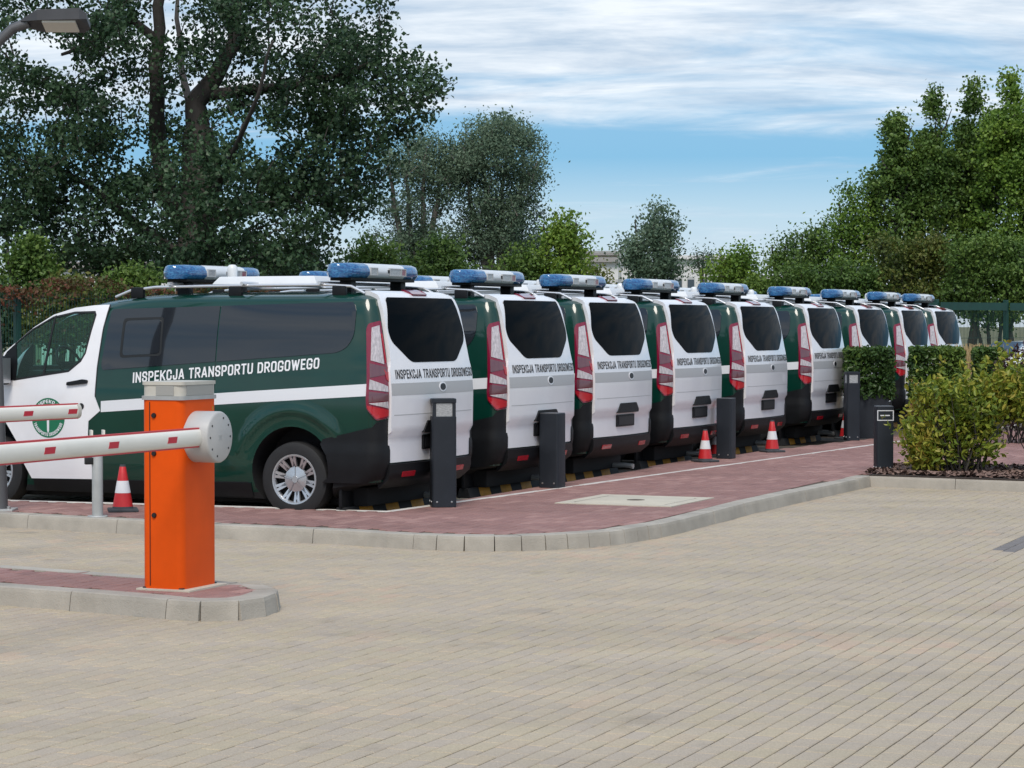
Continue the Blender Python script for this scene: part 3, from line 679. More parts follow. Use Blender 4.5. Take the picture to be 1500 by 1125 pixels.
        ol = [(ac[0] - .70 * math.cos(a) * .98, ac[1] + .70 * math.sin(a) * .97) for a in ang] + [(ac[0] - .44 * math.cos(a), ac[1] + .44 * math.sin(a)) for a in ang[::-1]]
        patch('wheel_arch', ol, F, .0012, M['green'], van, .0, cell=.03, shape=flare)
        # black corner of the rear bumper, up to the lamp
        q = RC * math.pi / 4
        YS = lambda y: y - (.03 + .05 + RC) + q
        Cc = lambda u, v, o=0., sg=sg: C(u, v, o, sg)
        cor = [(-q - .03, .835), (-q - .03, .25), (YS(.57), .25), (YS(.575), .34), (YS(.62), .50), (YS(.685), .60), (YS(.66), .645), (YS(.16), .76), (.02, .80)]
        def bump(u, v): return .012 * max(0, min(1, (.585 - v) / .03))
        patch('bumper_corner', cor, Cc, .008, M['black'], van, .02, cell=.05, shape=bump)
        # lamp cluster wrapped round the corner
        tlb = patch('tail_light', roundpoly([(-.055, 1.718), (.055, 1.69), (.075, 1.64), (.115, 1.02), (.105, .925), (.02, .82), (-.105, .845), (-.128, .90), (-.130, 1.20), (-.112, 1.27), (-.088, 1.33)], .02, 3), Cc, .016, M['darkred'], van, .03, cell=.04)
        for nm, pl, mt in (('lamp_bar', [(-.035, 1.675), (.03, 1.655), (.058, 1.36), (-.052, 1.36 - .035)], 'clearlens'), ('lamp_bar', [(-.058, 1.60), (-.044, 1.60), (-.072, 1.335), (-.080, 1.345)], 'redlens'),
                           ('upper_lens', [(.068, 1.335), (-.062, 1.30), (-.085, 1.24), (.074, 1.205)], 'greylens'), ('side_lens', [(-.045, 1.285), (-.100, 1.25), (-.108, 1.16), (-.07, 1.185)], 'redlens'),
                           ('reversing_lens', [(.076, 1.19), (-.085, 1.125), (-.093, 1.075), (.083, 1.10)], 'clearlens'), ('indicator_lens', [(.083, 1.082), (-.094, 1.055), (-.097, 1.0), (.086, .985)], 'greylens'),
                           ('indicator_lens', [(.084, .975), (-.09, .99), (-.10, .925), (.06, .965)], 'clearlens'), ('brake_lens', [(.10, .955), (-.105, .91), (-.098, .862), (.02, .835), (.09, .92)], 'redlens')):
            patch(nm, pl, Cc, .021, M[mt], tlb, .006, cell=.04)
        # mud flap
        bbox('mud_flap', (CX + sg * .80 - .12, CX + sg * .80 + .12, .50, .53, .02, .25), M['black'], van, .006)
    # ---- tailgate
    def step(u, v): return .030 * max(0, min(1, (v - .695) / .018))
    hw = lambda z: float(np.interp(z, [.42, 1.20, 1.27, 1.34, 1.85, 1.955], [.845, .848, .84, .81, .775, .735]))
    zl = [.435, .695, .713, 1.0, 1.2, 1.27, 1.34, 1.55, 1.75, 1.85, 1.90, 1.93, 1.95]
    gout = [(-hw(z), z) for z in zl] + [(hw(z), z) for z in zl[::-1]]
    tg = patch('tailgate', roundpoly(gout, .03, 2), B, .010, M['white'], van, .022, cell=.055, shape=step)
    rw = roundpoly([(-.685, 1.905), (.685, 1.905), (.775, 1.62), (.745, 1.52), (.46, 1.33), (-.46, 1.33), (-.745, 1.52), (-.775, 1.62)], [.03, .03, .06, .06, .07, .07, .06, .06], 4)
    patch('rear_window', rw, B, .043, M['reargl'], tg, .006, cell=.07)
    patch('brake_light', roundpoly([(-.16, 1.955), (.16, 1.955), (.15, 1.918), (-.15, 1.918)], .01, 2), B, .052, M['darkred'], tg, .025, cell=.05)
    patch('rear_stripe', [(-.842, 1.042), (.842, 1.042), (.842, 1.148), (-.842, 1.148)], B, .0415, M['refgrey'], tg, .002, cell=.07)
    letters('rear_lettering', TXT2, lambda u, v, e: B(-.765 + 1.60 * u, 1.187 + .080 * v, .0425 + e), M['letterb'], tg)
    patch('gate_badge', [(.075 * math.cos(2 * math.pi * k / 24) + .10, 1.10 + .045 * math.sin(2 * math.pi * k / 24)) for k in range(24)], B, .045, M['white'], tg, .006, cell=.05)
    patch('gate_badge', [(.055 * math.cos(2 * math.pi * k / 24) + .10, 1.10 + .032 * math.sin(2 * math.pi * k / 24)) for k in range(24)], B, .049, M['letterb'], tg, .006, cell=.05)
    patch('gate_handle', roundpoly([(-.30, .69), (-.215, .80), (.24, .80), (.32, .72), (.31, .69)], .015, 2), B, .055, M['black'], tg, .03, cell=.06)
    patch('plate_holder', roundpoly([(-.26, .535), (.24, .535), (.24, .668), (-.26, .668)], .01, 2), B, .030, M['black'], tg, .02, cell=.06)
    patch('number_plate', roundpoly([(-.225, .555), (.205, .555), (.205, .648), (-.225, .648)], .006, 2), B, .034, M['letterb'], tg, .004, cell=.06)
    patch('pressed_line', [(-.80, .86), (.80, .86), (.80, .868), (-.80, .868)], B, .041, M['refgrey'], tg, .002, cell=.07)
    # ---- rear bumper
    bout = [(-.84, .25), (.84, .25), (.84, .425), (-.84, .425)]
    bp_ = patch('rear_bumper', bout, B, .030, M['black'], van, .05, cell=.06, shape=lambda u, v: .022 * max(0, min(1, (.41 - v) / .04)))
    for x in (-.52, .52): patch('reflector', [(x - .11, .315), (x + .11, .315), (x + .11, .362), (x - .11, .362)], B, .058, M['redlens'], bp_, .006, cell=.06)
    # ---- nose: windscreen, grille, lamps
    def nose(u, z, off=0.):                     # u from the middle
        w_ = halfw(4.4, z); yf = tab(TF, z); L_ = .85; c = min(1, abs(u) / w_) ** (1 / .62); t = math.acos(min(1, c)); y = yf - L_ + L_ * math.sin(t) ** .8
        return Vector((CX + u * (1 + off * .1), y + off, z + off * .6))
    patch('windscreen', roundpoly([(-.72, 1.26), (.72, 1.26), (.62, 1.80), (-.62, 1.80)], .06), nose, .012, M['clear'], van, .0)
    patch('grille', roundpoly([(-.50, .42), (.50, .42), (.62, .80), (-.62, .80)], .05), nose, .015, M['black'], van, .01)
    for s in (-1, 1): patch('headlight', [(s * .55, .74), (s * .80, .80), (s * .80, .98), (s * .60, .90)], nose, .012, M['clearlens'], van, .01)
    patch('front_bumper', [(-.84, .12), (.84, .12), (.84, .38), (-.84, .38)], nose, .018, M['black'], van, .02)
    # ---- wheels
    for yw in (YRW, YFW):
        for sg in (-1, 1):
            wl = empty('wheel', (CX + sg * .845, yw, ZW)); wl.parent = van; wl.rotation_euler = (R(random.uniform(0, 36)), 0, 0 if sg > 0 else math.pi)
            t = bmesh.new(); lathe(t, [(.225, -.10), (.30, -.112), (.335, -.095), (.345, -.05), (.346, 0), (.345, .05), (.335, .095), (.30, .112), (.235, .104), (.225, .09)], 48, 'x')
            obj('tyre', t, M['rubber'], wl, True)
            t = bmesh.new(); lathe(t, [(.001, .03), (.23, .03)], 32, 'x'); obj('rim_back', t, M['dark'], wl)
            t = bmesh.new(); lathe(t, [(.205, .06), (.205, .088), (.214, .104), (.228, .106), (.234, .098), (.234, .06)], 48, 'x')
            lathe(t, [(.001, .092), (.03, .092), (.034, .084), (.115, .070), (.120, .055)], 40, 'x')
            for k in range(10):
                a = 2 * math.pi * k / 10; wd = .016
                for b_ in (-.10, .10):
                    p0 = Vector((.068, .10 * math.cos(a), .10 * math.sin(a))); p1 = Vector((.096, .212 * math.cos(a + b_), .212 * math.sin(a + b_)))
                    tn = Vector((0, -math.sin(a), math.cos(a)))
                    vs = [t.verts.new(v) for v in (p0 - tn * .02, p0 + tn * .02, p1 + tn * .011, p1 - tn * .011)]; t.faces.new(vs)
                    vl_ = [t.verts.new(v.co + Vector((-.022, 0, 0))) for v in vs]
                    for i in range(4): t.faces.new((vs[i], vs[(i + 1) % 4], vl_[(i + 1) % 4], vl_[i]))
            for k in range(5):
                a = 2 * math.pi * (k + .5) / 5
                p0 = Vector((.094, .03 * math.cos(a), .03 * math.sin(a))); p1 = Vector((.078, .118 * math.cos(a), .118 * math.sin(a))); tn = Vector((0, -math.sin(a), math.cos(a))) * .006
                t.faces.new([t.verts.new(v) for v in (p0 - tn, p0 + tn, p1 + tn, p1 - tn)])
            obj('wheel_trim', t, M['silver'], wl, True, ang=25)
    # ---- roof: rails, cross bars, message board, light bars, aerial
    zr = 1.99
    for sg in (-1, 1):
        x = CX + sg * .73
        t = bmesh.new(); tube(t, [(x, 3.05, 1.945), (x, 2.88, 2.005), (x, 2.6, 2.035), (x, 1.6, 2.045), (x, .75, 2.045), (x, .5, 2.03), (x, .36, 1.965)], .013, 8)
        rl = obj('roof_rail', t, M['rail'], van, True)
        for y in (2.80, 1.72, .62): bbox('rail_foot', (x - .022, x + .022, y - .07, y + .07, 1.93, 2.035), M['black'], rl, .012)
    for y in (2.42, 1.62, .80):
        t = bmesh.new(); tube(t, [(.20, y, 2.062), (1.786, y, 2.062)], .018, 8); obj('cross_bar', t, M['rail'], van, True)
    mb = bmesh.new(); box(mb, .48, 1.52, .98, 2.12, 2.06, 2.135)
    for v in mb.verts:
        if v.co.z > 2.1: v.co.x = CX + (v.co.x - CX) * .9; v.co.y = 1.55 + (v.co.y - 1.55) * .9
    bevel(mb, .012); obj('roof_board', mb, M['barwhite'], van, True)
    for y in (2.42, .66):
        lb = empty('light_bar', (CX, y, 2.10)); lb.parent = van
        hx, hy, h = .76, .155, .15
        def bar_sec(x, g=1.0):
            e = max(0., (abs(x) - .52) / (hx - .52)); k = math.sqrt(max(.02, 1 - min(1, e) ** 2.4))
            return [(-hy * k * g, .045), (-hy * k * g * 1.0, .085), (-hy * k * .84 * g, .13), (-hy * k * .55 * g, .148 * (.9 + .1 * k)), (hy * k * .55 * g, .148 * (.9 + .1 * k)), (hy * k * .84 * g, .13), (hy * k * g, .085), (hy * k * g, .045), (hy * k * .8 * g, .012), (-hy * k * .8 * g, .012)]
        def bar_part(nm, xs, mt, g=1.0):
            t = bmesh.new(); rg = [[t.verts.new((x, a, b)) for a, b in bar_sec(x, g)] for x in xs]
            for a, b in zip(rg, rg[1:]):
                for k in range(10): t.faces.new((a[k], a[(k + 1) % 10], b[(k + 1) % 10], b[k]))
            t.faces.new(rg[0][::-1]); t.faces.new(rg[-1]); return obj(nm, t, mt, lb, True, ang=50)
        bar_part('housing', [-.36, .0, .36], M['barwhite'])
        for s in (-1, 1): bar_part('blue_lens', sorted([s * v for v in (.362, .45, .52, .58, .64, .69, .73, .752, .76)]), M['bluelens'], 1.01)
        for x0, x1, mt in ((-.335, -.22, 'lampgl'), (.04, .245, 'lampgl'), (.275, .352, 'darkred')):
            for sy in (-1, 1):
                t = bmesh.new(); box(t, x0, x1, sy * (hy - .012), sy * (hy + .004), .045, .10); obj('work_light', t, M[mt], lb)
                t = bmesh.new()
                for d in ((x0 - .012, x1 + .012, .10, .109), (x0 - .012, x1 + .012, .036, .045), (x0 - .012, x0, .045, .10), (x1, x1 + .012, .045, .10)): box(t, d[0], d[1], min(sy * (hy - .01), sy * (hy + .008)), max(sy * (hy - .01), sy * (hy + .008)), d[2], d[3])
                obj('light_bezel', t, M['refgrey'], lb)
        for sy in (-1, 1):
            t = bmesh.new(); box(t, .0, .028, sy * (hy - .004), sy * (hy + .006), .062, .092); obj('siren_port', t, M['seam'], lb)
        bbox('base_tray', (-.64, .64, -.11, .11, -.015, .014), M['black'], lb, .006)
        for x in (-.5, .5): bbox('mount', (x - .05, x + .05, -.06, .06, -.15, -.01), M['black'], lb, .008)
    for x, y, h in ((CX - .1, 2.14, .13), (CX, .95, .10)):
        t = bmesh.new(); lathe(t, [(.048, 0), (.05, h * .6), (.045, h * .85), (.03, h * .97), (.001, h)], 18); a = obj('roof_aerial', t, M['barwhite'], van, True, loc=(x, y, 2.13))
    # under-tray so that no light passes where axle, tank and pipes would be
    bbox('under_tray', (.30, 1.69, .35, 4.9, .02, .20), M['dark'], van, .03)
    t = bmesh.new(); tube(t, [(1.45, .9, .05), (1.45, .20, .06), (1.45, .10, .05)], .03, 8); obj('exhaust_pipe', t, M['galv'], van, True)
    t = bmesh.new(); tube(t, [(.2, .978, .23), (1.79, .978, .23)], .05, 8); obj('axle', t, M['dark'], van)
    return van
TH = R(24.6); X0, Y0 = -1.118, 21.32
U = [0, 2.77, 5.22, 7.99, 10.93, 14.28, 17.22, 20.21, 22.78]
ORD = ['first', 'second', 'third', 'fourth', 'fifth', 'sixth', 'seventh', 'eighth', 'ninth']
VL = Vector((-math.cos(TH), math.sin(TH), 0)); UL = Vector((math.sin(R(24.74)), math.cos(R(24.74)), 0))
proto = make_van()
def wheel_stop(c, rz, k):
    r = empty('wheel_stop', c, rz)
    tag(r, 'black and yellow striped rubber wheel stop behind the %s van counted from the orange barrier' % ORD[k], 'wheel stop', 'wheel stops under the vans')
    for i in range(7):
        t = bmesh.new(); x0 = -.9 + i * 1.8 / 7; x1 = x0 + 1.8 / 7
        a = [t.verts.new((x, y, z)) for x in (x0, x1) for y, z in ((-.075, 0), (-.045, .10), (.045, .10), (.075, 0))]
        for f in ((0, 1, 2, 3), (7, 6, 5, 4), (0, 4, 5, 1), (1, 5, 6, 2), (2, 6, 7, 3)): t.faces.new([a[j] for j in f])
        obj('yellow_block' if i % 2 else 'black_block', t, M['yellow'] if i % 2 else M['rubber'], r)
for k, u in enumerate(U):
    v = proto if k == 0 else copy_tree(proto)
    p = Vector((X0, Y0, 0)) + UL * u + VL * .04 * u
    v.location = p; v.rotation_euler = (0, 0, math.pi / 2 - TH + R([0, .5, -.4, .3, -.5, .35, -.3, .4, 0][k]))
    lab = 'green van with white tailgate, %s in the row counted from the orange barrier' % ORD[k]
    if k == 8: lab = 'green and white van at the far end of the row, ninth from the orange barrier'
    for ch in v.children:
        if ch.name.startswith('wheel.') or ch.name == 'wheel': ch.rotation_euler.x = R(random.uniform(0, 72))
    tag(v, lab, 'van', 'green and white vans parked in a row')
    wheel_stop(p + UL * CX + VL * .52 + Vector((0, 0, ZP)), math.pi / 2 - TH, k)

# ================================================================== BARRIERS
bang = math.pi / 2 - R(23)
BF = Vector((-2.068, 14.97, 0)); bu = Vector((math.sin(R(23)), math.cos(R(23)), 0)); bv = Vector((-math.cos(R(23)), math.sin(R(23)), 0))
br = empty('barrier_pillar', BF, bang)           # local x along the row, y to the left; front corner at the origin
tag(br, 'orange metal barrier pillar with grey top and round hub, carrying a raised boom arm across the lane', 'barrier')
br['label'] = 'orange barrier pillar with grey cap and round grey hub on the traffic island'
LX, LY = .435, .30
bm = bmesh.new(); box(bm, 0, LX, 0, LY, .0, 1.205); bmesh.ops.bevel(bm, geom=[e for e in bm.edges if abs(e.verts[0].co.z - e.verts[1].co.z) > .5], offset=.05, segments=6, affect='EDGES', profile=.5)
obj('housing', bm, M['orange'], br, True, ang=60)
bbox('plinth', (-.02, LX + .02, -.06, LY + .03, -.01, .012), M['concrete2'], br, .004)
bbox('base_gasket', (.004, LX - .004, .004, LY - .004, .005, .02), M['blackm'], br, .002)
bm = bmesh.new(); box(bm, -.003, .0012, .233, .238, .03, 1.19); obj('door_gap', bm, M['blackm'], br)
for z in (1.105, .865, .475):
    bm = bmesh.new(); lathe(bm, [(.001, -.012), (.014, -.012), (.017, -.004), (.017, .02)], 16, 'x'); k = obj('lock', bm, M['blackm'], br, True); k.location = (0, .205, z)
bm = bmesh.new(); box(bm, -.006, LX + .006, -.006, LY + .006, 1.203, 1.228); bmesh.ops.bevel(bm, geom=[e for e in bm.edges if abs(e.verts[0].co.z - e.verts[1].co.z) > .02], offset=.035, segments=4, affect='EDGES', profile=.5); obj('cap_band', bm, M['galv'], br, True)
bm = bmesh.new(); box(bm, .002, LX - .002, .002, LY - .002, 1.226, 1.298); bmesh.ops.bevel(bm, geom=[e for e in bm.edges if abs(e.verts[0].co.z - e.verts[1].co.z) > .02], offset=.045, segments=4, affect='EDGES', profile=.5); cp = obj('cap', bm, M['capgrey'], br, True)
bm = bmesh.new(); box(bm, -.004, LX + .004, -.004, LY + .004, 1.297, 1.318); bmesh.ops.bevel(bm, geom=[e for e in bm.edges if abs(e.verts[0].co.z - e.verts[1].co.z) > .01], offset=.04, segments=4, affect='EDGES', profile=.5); obj('cap_lid', bm, M['capgrey'], br, True)
bm = bmesh.new(); box(bm, -.0015, .003, .06, .19, 1.232, 1.294); obj('signal_lens', bm, M['capdark'], cp)
bm = bmesh.new(); box(bm, .05, LX - .05, -.0015, .004, 1.232, 1.294); obj('signal_lens', bm, M['capdark'], cp)
bm = bmesh.new(); box(bm, LX - .065, LX - .05, -.0012, .001, 1.13, 1.155); obj('warning_label', bm, M['yellow'], br)
hz = .968; hx_ = LX / 2 - .04
bm = bmesh.new()
prof = [(.001, -.172), (.150, -.172), (.158, -.168), (.163, -.16), (.163, .005)]
lathe(bm, [(r, h) for r, h in prof], 48, 'z'); hub = obj('hub', bm, M['hubgrey'], br, True); hub.location = (hx_, 0, hz); hub.rotation_euler = (R(-90), 0, 0)
hub.rotation_euler = (R(-90), 0, 0)
for k in range(10):
    if k in (2, 7): continue
    a = 2 * math.pi * k / 10; bm = bmesh.new(); lathe(bm, [(.001, -.1735), (.007, -.1735), (.008, -.17)], 10); b_ = obj('bolt', bm, M['blackm'], hub, True); b_.location = (.125 * math.cos(a), .125 * math.sin(a), 0)
bm = bmesh.new()
for i in range(3): box(bm, -.02, .02, -.012 + i * .012, -.007 + i * .012, -.1735, -.17)
obj('maker_plate', bm, M['galv'], hub)
def boom(root, x0, x1, y, z, first, gap, name='boom_arm', up=1):
    """oval beam along local x, from the hub at x0 to x1 (<x0)"""
    bm = bmesh.new(); hy, hz_ = .035, .057
    prof = [(hy * math.cos(a) * (1 if abs(math.sin(a)) < .9 else .9), hz_ * math.copysign(abs(math.sin(a)) ** .8, math.sin(a))) for a in np.linspace(0, 2 * math.pi, 21)[:-1]]
    rg = [[bm.verts.new((x, y + a, z + b)) for a, b in prof] for x in (x0, x1)]
    for k in range(20): bm.faces.new((rg[0][k], rg[0][(k + 1) % 20], rg[1][(k + 1) % 20], rg[1][k]))
    bm.faces.new(rg[0][::-1]); bm.faces.new(rg[1]); bmesh.ops.recalc_face_normals(bm, faces=bm.faces)
    o = obj(name, bm, M['boom'], root, True, ang=40)
    for s, mt in ((1, 'redtrim'), (-1, 'redtrim')):
        bm = bmesh.new(); box(bm, x1, x0 - .01, y - .014, y + .014, z + s * .054 - .007, z + s * .054 + .009 if s > 0 else z - .049); obj('edge_strip', bm, M[mt], o)
    x = first
    while x > x1 + .1:
        for sy in (-1, 1):
            bm = bmesh.new(); yy = y + sy * (hy + .0008)
            vs = [bm.verts.new((x + a, yy, z + b)) for a, b in ((-.058, -.019), (.046, -.019), (.058, .019), (-.046, .019))]; bm.faces.new(vs)
            for i in range(4):
                a, b = vs[i], vs[(i + 1) % 4]; bm.faces.new((a, b, bm.verts.new((b.co.x, y + sy * (hy - .01), b.co.z)), bm.verts.new((a.co.x, y + sy * (hy - .01), a.co.z))))
            obj('reflector', bm, M['red'], o)
        x -= gap
    bm = bmesh.new(); rg = [[bm.verts.new((xx, y + a * 1.06, z + b * 1.04)) for a, b in prof] for xx in (x0 - .035, x0 + .006)]
    for k in range(20): bm.faces.new((rg[0][k], rg[0][(k + 1) % 20], rg[1][(k + 1) % 20], rg[1][k]))
    bm.faces.new(rg[0][::-1]); bm.faces.new(rg[1]); obj('end_cap', bm, M['capgrey'], o, True, ang=40)
    return o
boom(br, hx_ - .10, -6.0, -.095, hz + .002, -.33, .66)
# the second boom reaches in from a pillar outside the picture
tipw = at(114, 602, 19.0)
b2 = empty('barrier_boom', Vector((tipw.x, tipw.y, 0)), math.pi / 2 - R(30))
tag(b2, 'white boom arm with red edges, its tip in front of the round green door emblem', 'barrier')
boom(b2, 0., -4.2, 0., tipw.z, -.10, .52)
p2 = bmesh.new(); box(p2, -4.6, -4.2, -.17, .17, -.12, 1.2); bevel(p2, .02); obj('housing', p2, M['orange'], b2, True)
# boom rest post
pr_ = G(143, 757)
rp_ = empty('boom_rest_post', pr_, R(20)); tag(rp_, 'slim grey boom rest post with forked top beside a traffic cone', 'post')
bm = bmesh.new(); lathe(bm, [(.048, .0), (.048, .66), (.044, .67), (.001, .67)], 20); obj('tube', bm, M['galv'], rp_, True)
bm = bmesh.new(); lathe(bm, [(.001, .012), (.085, .012), (.09, .006), (.09, -.01)], 20); obj('foot_plate', bm, M['galv'], rp_, True)
bm = bmesh.new(); box(bm, -.06, .06, -.045, .045, .655, .685); box(bm, -.06, -.045, -.045, .045, .685, .76); box(bm, .045, .06, -.045, .045, .685, .76); obj('fork', bm, M['boom'], rp_)
bbox('bracket', (-.11, -.04, -.03, .03, .46, .52), M['blackm'], rp_, .005)

# ================================================================== BOLLARDS, CONES, LAMP
def bollard(p, h, wd, lantern, rz, label, win=False):
    r = empty('bollard_light', p, rz); tag(r, label, 'bollard', 'anthracite bollards along the brick path')
    a = wd / 2
    def post(z0, z1, s, nm, mt, bev=.03):
        bm = bmesh.new(); box(bm, -a * s, a * s, -a * s, a * s, z0, z1)
        bmesh.ops.bevel(bm, geom=[e for e in bm.edges if abs(e.verts[0].co.z - e.verts[1].co.z) > .5 * (z1 - z0)], offset=bev, segments=4, affect='EDGES', profile=.5)
        bmesh.ops.bevel(bm, geom=[e for e in bm.edges if abs(e.verts[0].co.z - e.verts[1].co.z) < 1e-4], offset=.004, segments=1, affect='EDGES', profile=.5)
        return obj(nm, bm, mt, r, True, ang=30)
    if lantern:
        post(0, h - .165, 1, 'post', M['bollard'])
        gl = post(h - .167, h - .038, .90, 'lamp_glass', M['lampgl'], .02); post(h - .04, h, 1, 'cap', M['bollard'])
        for sx in (-1, 1):
            for sy in (-1, 1):
                bm = bmesh.new(); box(bm, sx * a * .80 - .016, sx * a * .80 + .016, sy * a * .80 - .016, sy * a * .80 + .016, h - .168, h - .038); obj('corner_bar', bm, M['bollard'], r)
        bm = bmesh.new(); lathe(bm, [(.03, h - .165), (.05, h - .12), (.05, h - .08), (.03, h - .04)], 16); obj('louvre', bm, M['bollard'], r, True)
    else:
        post(0, h, 1, 'post', M['bollard'], .022); post(h - .001, h + .007, .985, 'cap', M['lamppost'], .022)
    for x in (-.6, .6):
        for f_ in (0, 1):
            bm = bmesh.new(); lathe(bm, [(.001, -.006), (.008, -.005), (.010, 0), (.010, .01)], 10)
            b_ = obj('bolt', bm, M['bolt'], r, True)
            if f_ == 0: b_.location = (x * a, -a, .05); b_.rotation_euler = (R(-90), 0, 0)
            else: b_.location = (-a, x * a, .05); b_.rotation_euler = (0, R(90), 0)
    if win:
        bm = bmesh.new(); y = -a - .004; zc = h - .10
        for d in ((-.095, .095, zc + .05, zc + .06), (-.095, .095, zc - .06, zc - .05), (-.095, -.085, zc - .05, zc + .05), (.085, .095, zc - .05, zc + .05), (-.06, .05, zc - .006, zc + .006)): box(bm, d[0], d[1], y, y + .01, d[2], d[3])
        obj('light_frame', bm, M['conewhite'], r)
    return r
tilt = math.pi / 2 - TH
bollard(G(649, 742), 1.0, .228, True, R(8), 'anthracite bollard with glass lantern head behind the first van from the orange barrier')
bollard(G(809, 714), .765, .215, False, R(-24), 'plain anthracite bollard behind the second van from the orange barrier')
bollard(G(1063.5, 671.5), .755, .20, False, R(-24), 'plain anthracite bollard beside two traffic cones behind the fourth van')
bollard(G(1247.5, 645), 1.0, .20, True, R(8), 'anthracite lantern bollard beside the dark hedge planter')
bollard(G(1294, 690.5), .745, .195, False, R(4), 'short anthracite bollard with pale framed lamp window at the kerb corner by the bush', True)
def cone(p, h, rz, label):
    r = empty('traffic_cone', p, rz); tag(r, label, 'traffic cone', 'red and white traffic cones')
    s = h / .5
    bm = bmesh.new(); box(bm, -.16 * s, .16 * s, -.16 * s, .16 * s, 0, .028); bevel(bm, .012); obj('base', bm, M['conebase'], r, True)
    R_ = lambda z: (.118 - (.118 - .030) * z / .5) * s
    zz_ = [(.025, .055, 'collar', 'conebase'), (.055, .20, 'lower_band', 'conered'), (.20, .33, 'reflective_band', 'conewhite'), (.33, .488, 'upper_band', 'conered')]
    for a, b, nm, mt in zz_:
        bm = bmesh.new(); pr = [(R_(a), a * s), (R_(b), b * s)]
        if nm == 'upper_band': pr += [(R_(b) - .004, b * s + .006), (R_(b) - .014, b * s + .006), (R_(b) - .016, b * s - .03)]
        if nm == 'reflective_band': pr = [(R_(a) + .0015, a * s), (R_(b) + .0015, b * s)]
        lathe(bm, pr, 28); obj(nm, bm, M[mt], r, True)
    bm = bmesh.new(); lathe(bm, [(R_(.485) + .001, .478 * s), (R_(.5) + .001, .5 * s), (R_(.5) - .014, .502 * s)], 24); obj('rim', bm, M['conebase'], r, True)
cone(G(180, 749), .42, R(12), 'traffic cone between the boom rest post and the orange barrier pillar')
cone((G(1033, 670)).xy.to_3d() * .967, .40, R(30), 'traffic cone standing in full view left of the plain bollard behind the fourth van')
cone(Vector((at(1050, 600, 30.38).x, 30.38, 0)), .40, R(5), 'traffic cone half hidden behind a plain bollard')
cone((G(1131, 656)).xy.to_3d() * .967, .42, R(20), 'lone traffic cone behind the fifth van from the barrier')
cone(Vector((at(1239, 600, 35.15).x, 35.15, 0)), .42, R(20), 'traffic cone mostly hidden behind the lantern bollard at the planter')

lp = G(3, 748); lamp = empty('street_lamp', lp, 0); tag(lamp, 'tall grey street lamp with curved arm and flat angular head', 'street lamp')
zh = at(60, 30, lp.y).z
bm = bmesh.new(); tube(bm, [(-.02, 0, -.02), (-.05, 0, 1.2), (-.10, 0, 2.6), (-.16, 0, zh - .75), (-.14, 0, zh - .45), (-.02, 0, zh - .2), (.12, 0, zh - .07), (.26, 0, zh - .02)], [.075, .068, .06, .05, .048, .046, .046, .05], 14); obj('pole', bm, M['lamppost'], lamp, True)
bbox('base_plate', (-.14, .12, -.13, .13, -.004, .02), M['galv'], lamp, .006)
for x in (-.10, .08):
    bm = bmesh.new(); lathe(bm, [(.018, .015), (.018, .045), (.001, .05)], 6); k = obj('anchor_bolt', bm, M['bolt'], lamp); k.location = (x, -.09, 0)
bm = bmesh.new()
tops = [(.20, -.05, -.015), (.36, -.12, .045), (.74, -.14, .05), (.80, -.10, .02), (.80, .10, .02), (.74, .14, .05), (.36, .12, .045), (.20, .05, -.015)]
a = [bm.verts.new((x, y, zh + z)) for x, y, z in tops]; b = [bm.verts.new((x, y, zh - .03 - (.02 if i in (1, 2, 5, 6) else 0))) for i, (x, y, z) in enumerate(tops)]
bm.faces.new(a); bm.faces.new(b[::-1])
for i in range(8): bm.faces.new((a[i], b[i], b[(i + 1) % 8], a[(i + 1) % 8]))
for v in bm.verts: v.co.z -= v.co.y * .32
hd = obj('lamp_head', bm, M['lamphead'], lamp)
bm = bmesh.new(); box(bm, .40, .70, -.10, .10, zh - .062, zh - .045)
for v in bm.verts: v.co.z -= v.co.y * .32
obj('lamp_panel', bm, M['boom'], hd)

# ================================================================== VEGETATION
def leaf_mesh(name, P, size, shape=.62, droop=0.0, fine=False):
    """folded leaf blades, one per point"""
    n = len(P); d = rng.normal(size=(n, 3)); d[:, 2] -= droop; d /= np.linalg.norm(d, axis=1)[:, None]
    r = rng.normal(size=(n, 3)); e = np.cross(d, r); e /= np.linalg.norm(e, axis=1)[:, None]; s = (size * rng.uniform(.6, 1.3, n))[:, None]
    nn = np.cross(d, e)
    if fine:                                     # near leaves: two halves folded along the midrib, pointed and slightly bent
        w_ = s * shape * .5; k = nn * s
        V = np.stack([P - d * s * .5, P - d * s * .2 + e * w_ * .9 + k * .10, P + d * s * .18 + e * w_ * .8 + k * .08, P + d * s * .5 - k * .06, P + d * s * .18 - e * w_ * .8 + k * .08, P - d * s * .2 - e * w_ * .9 + k * .10], 1).reshape(-1, 3)
        b = np.arange(n)[:, None] * 6
        return quads(name, V, np.concatenate([b + np.array([[0, 1, 2, 3]]), b + np.array([[0, 3, 4, 5]])], 1).reshape(-1, 4))
    V = np.stack([P - d * s * .5, P + e * s * shape * .5 + nn * s * .08, P + d * s * .5, P - e * s * shape * .5 + nn * s * .08], 1).reshape(-1, 3)
    F = np.arange(n * 4).reshape(-1, 4); return quads(name, V, F)
def ellip(c, r, n, shell=.0):
    d = rng.normal(size=(n, 3)); d /= np.linalg.norm(d, axis=1)[:, None]; q = rng.uniform(shell ** 3, 1, n) ** (1 / 3)
    return np.array(c) + d * q[:, None] * np.array(r)
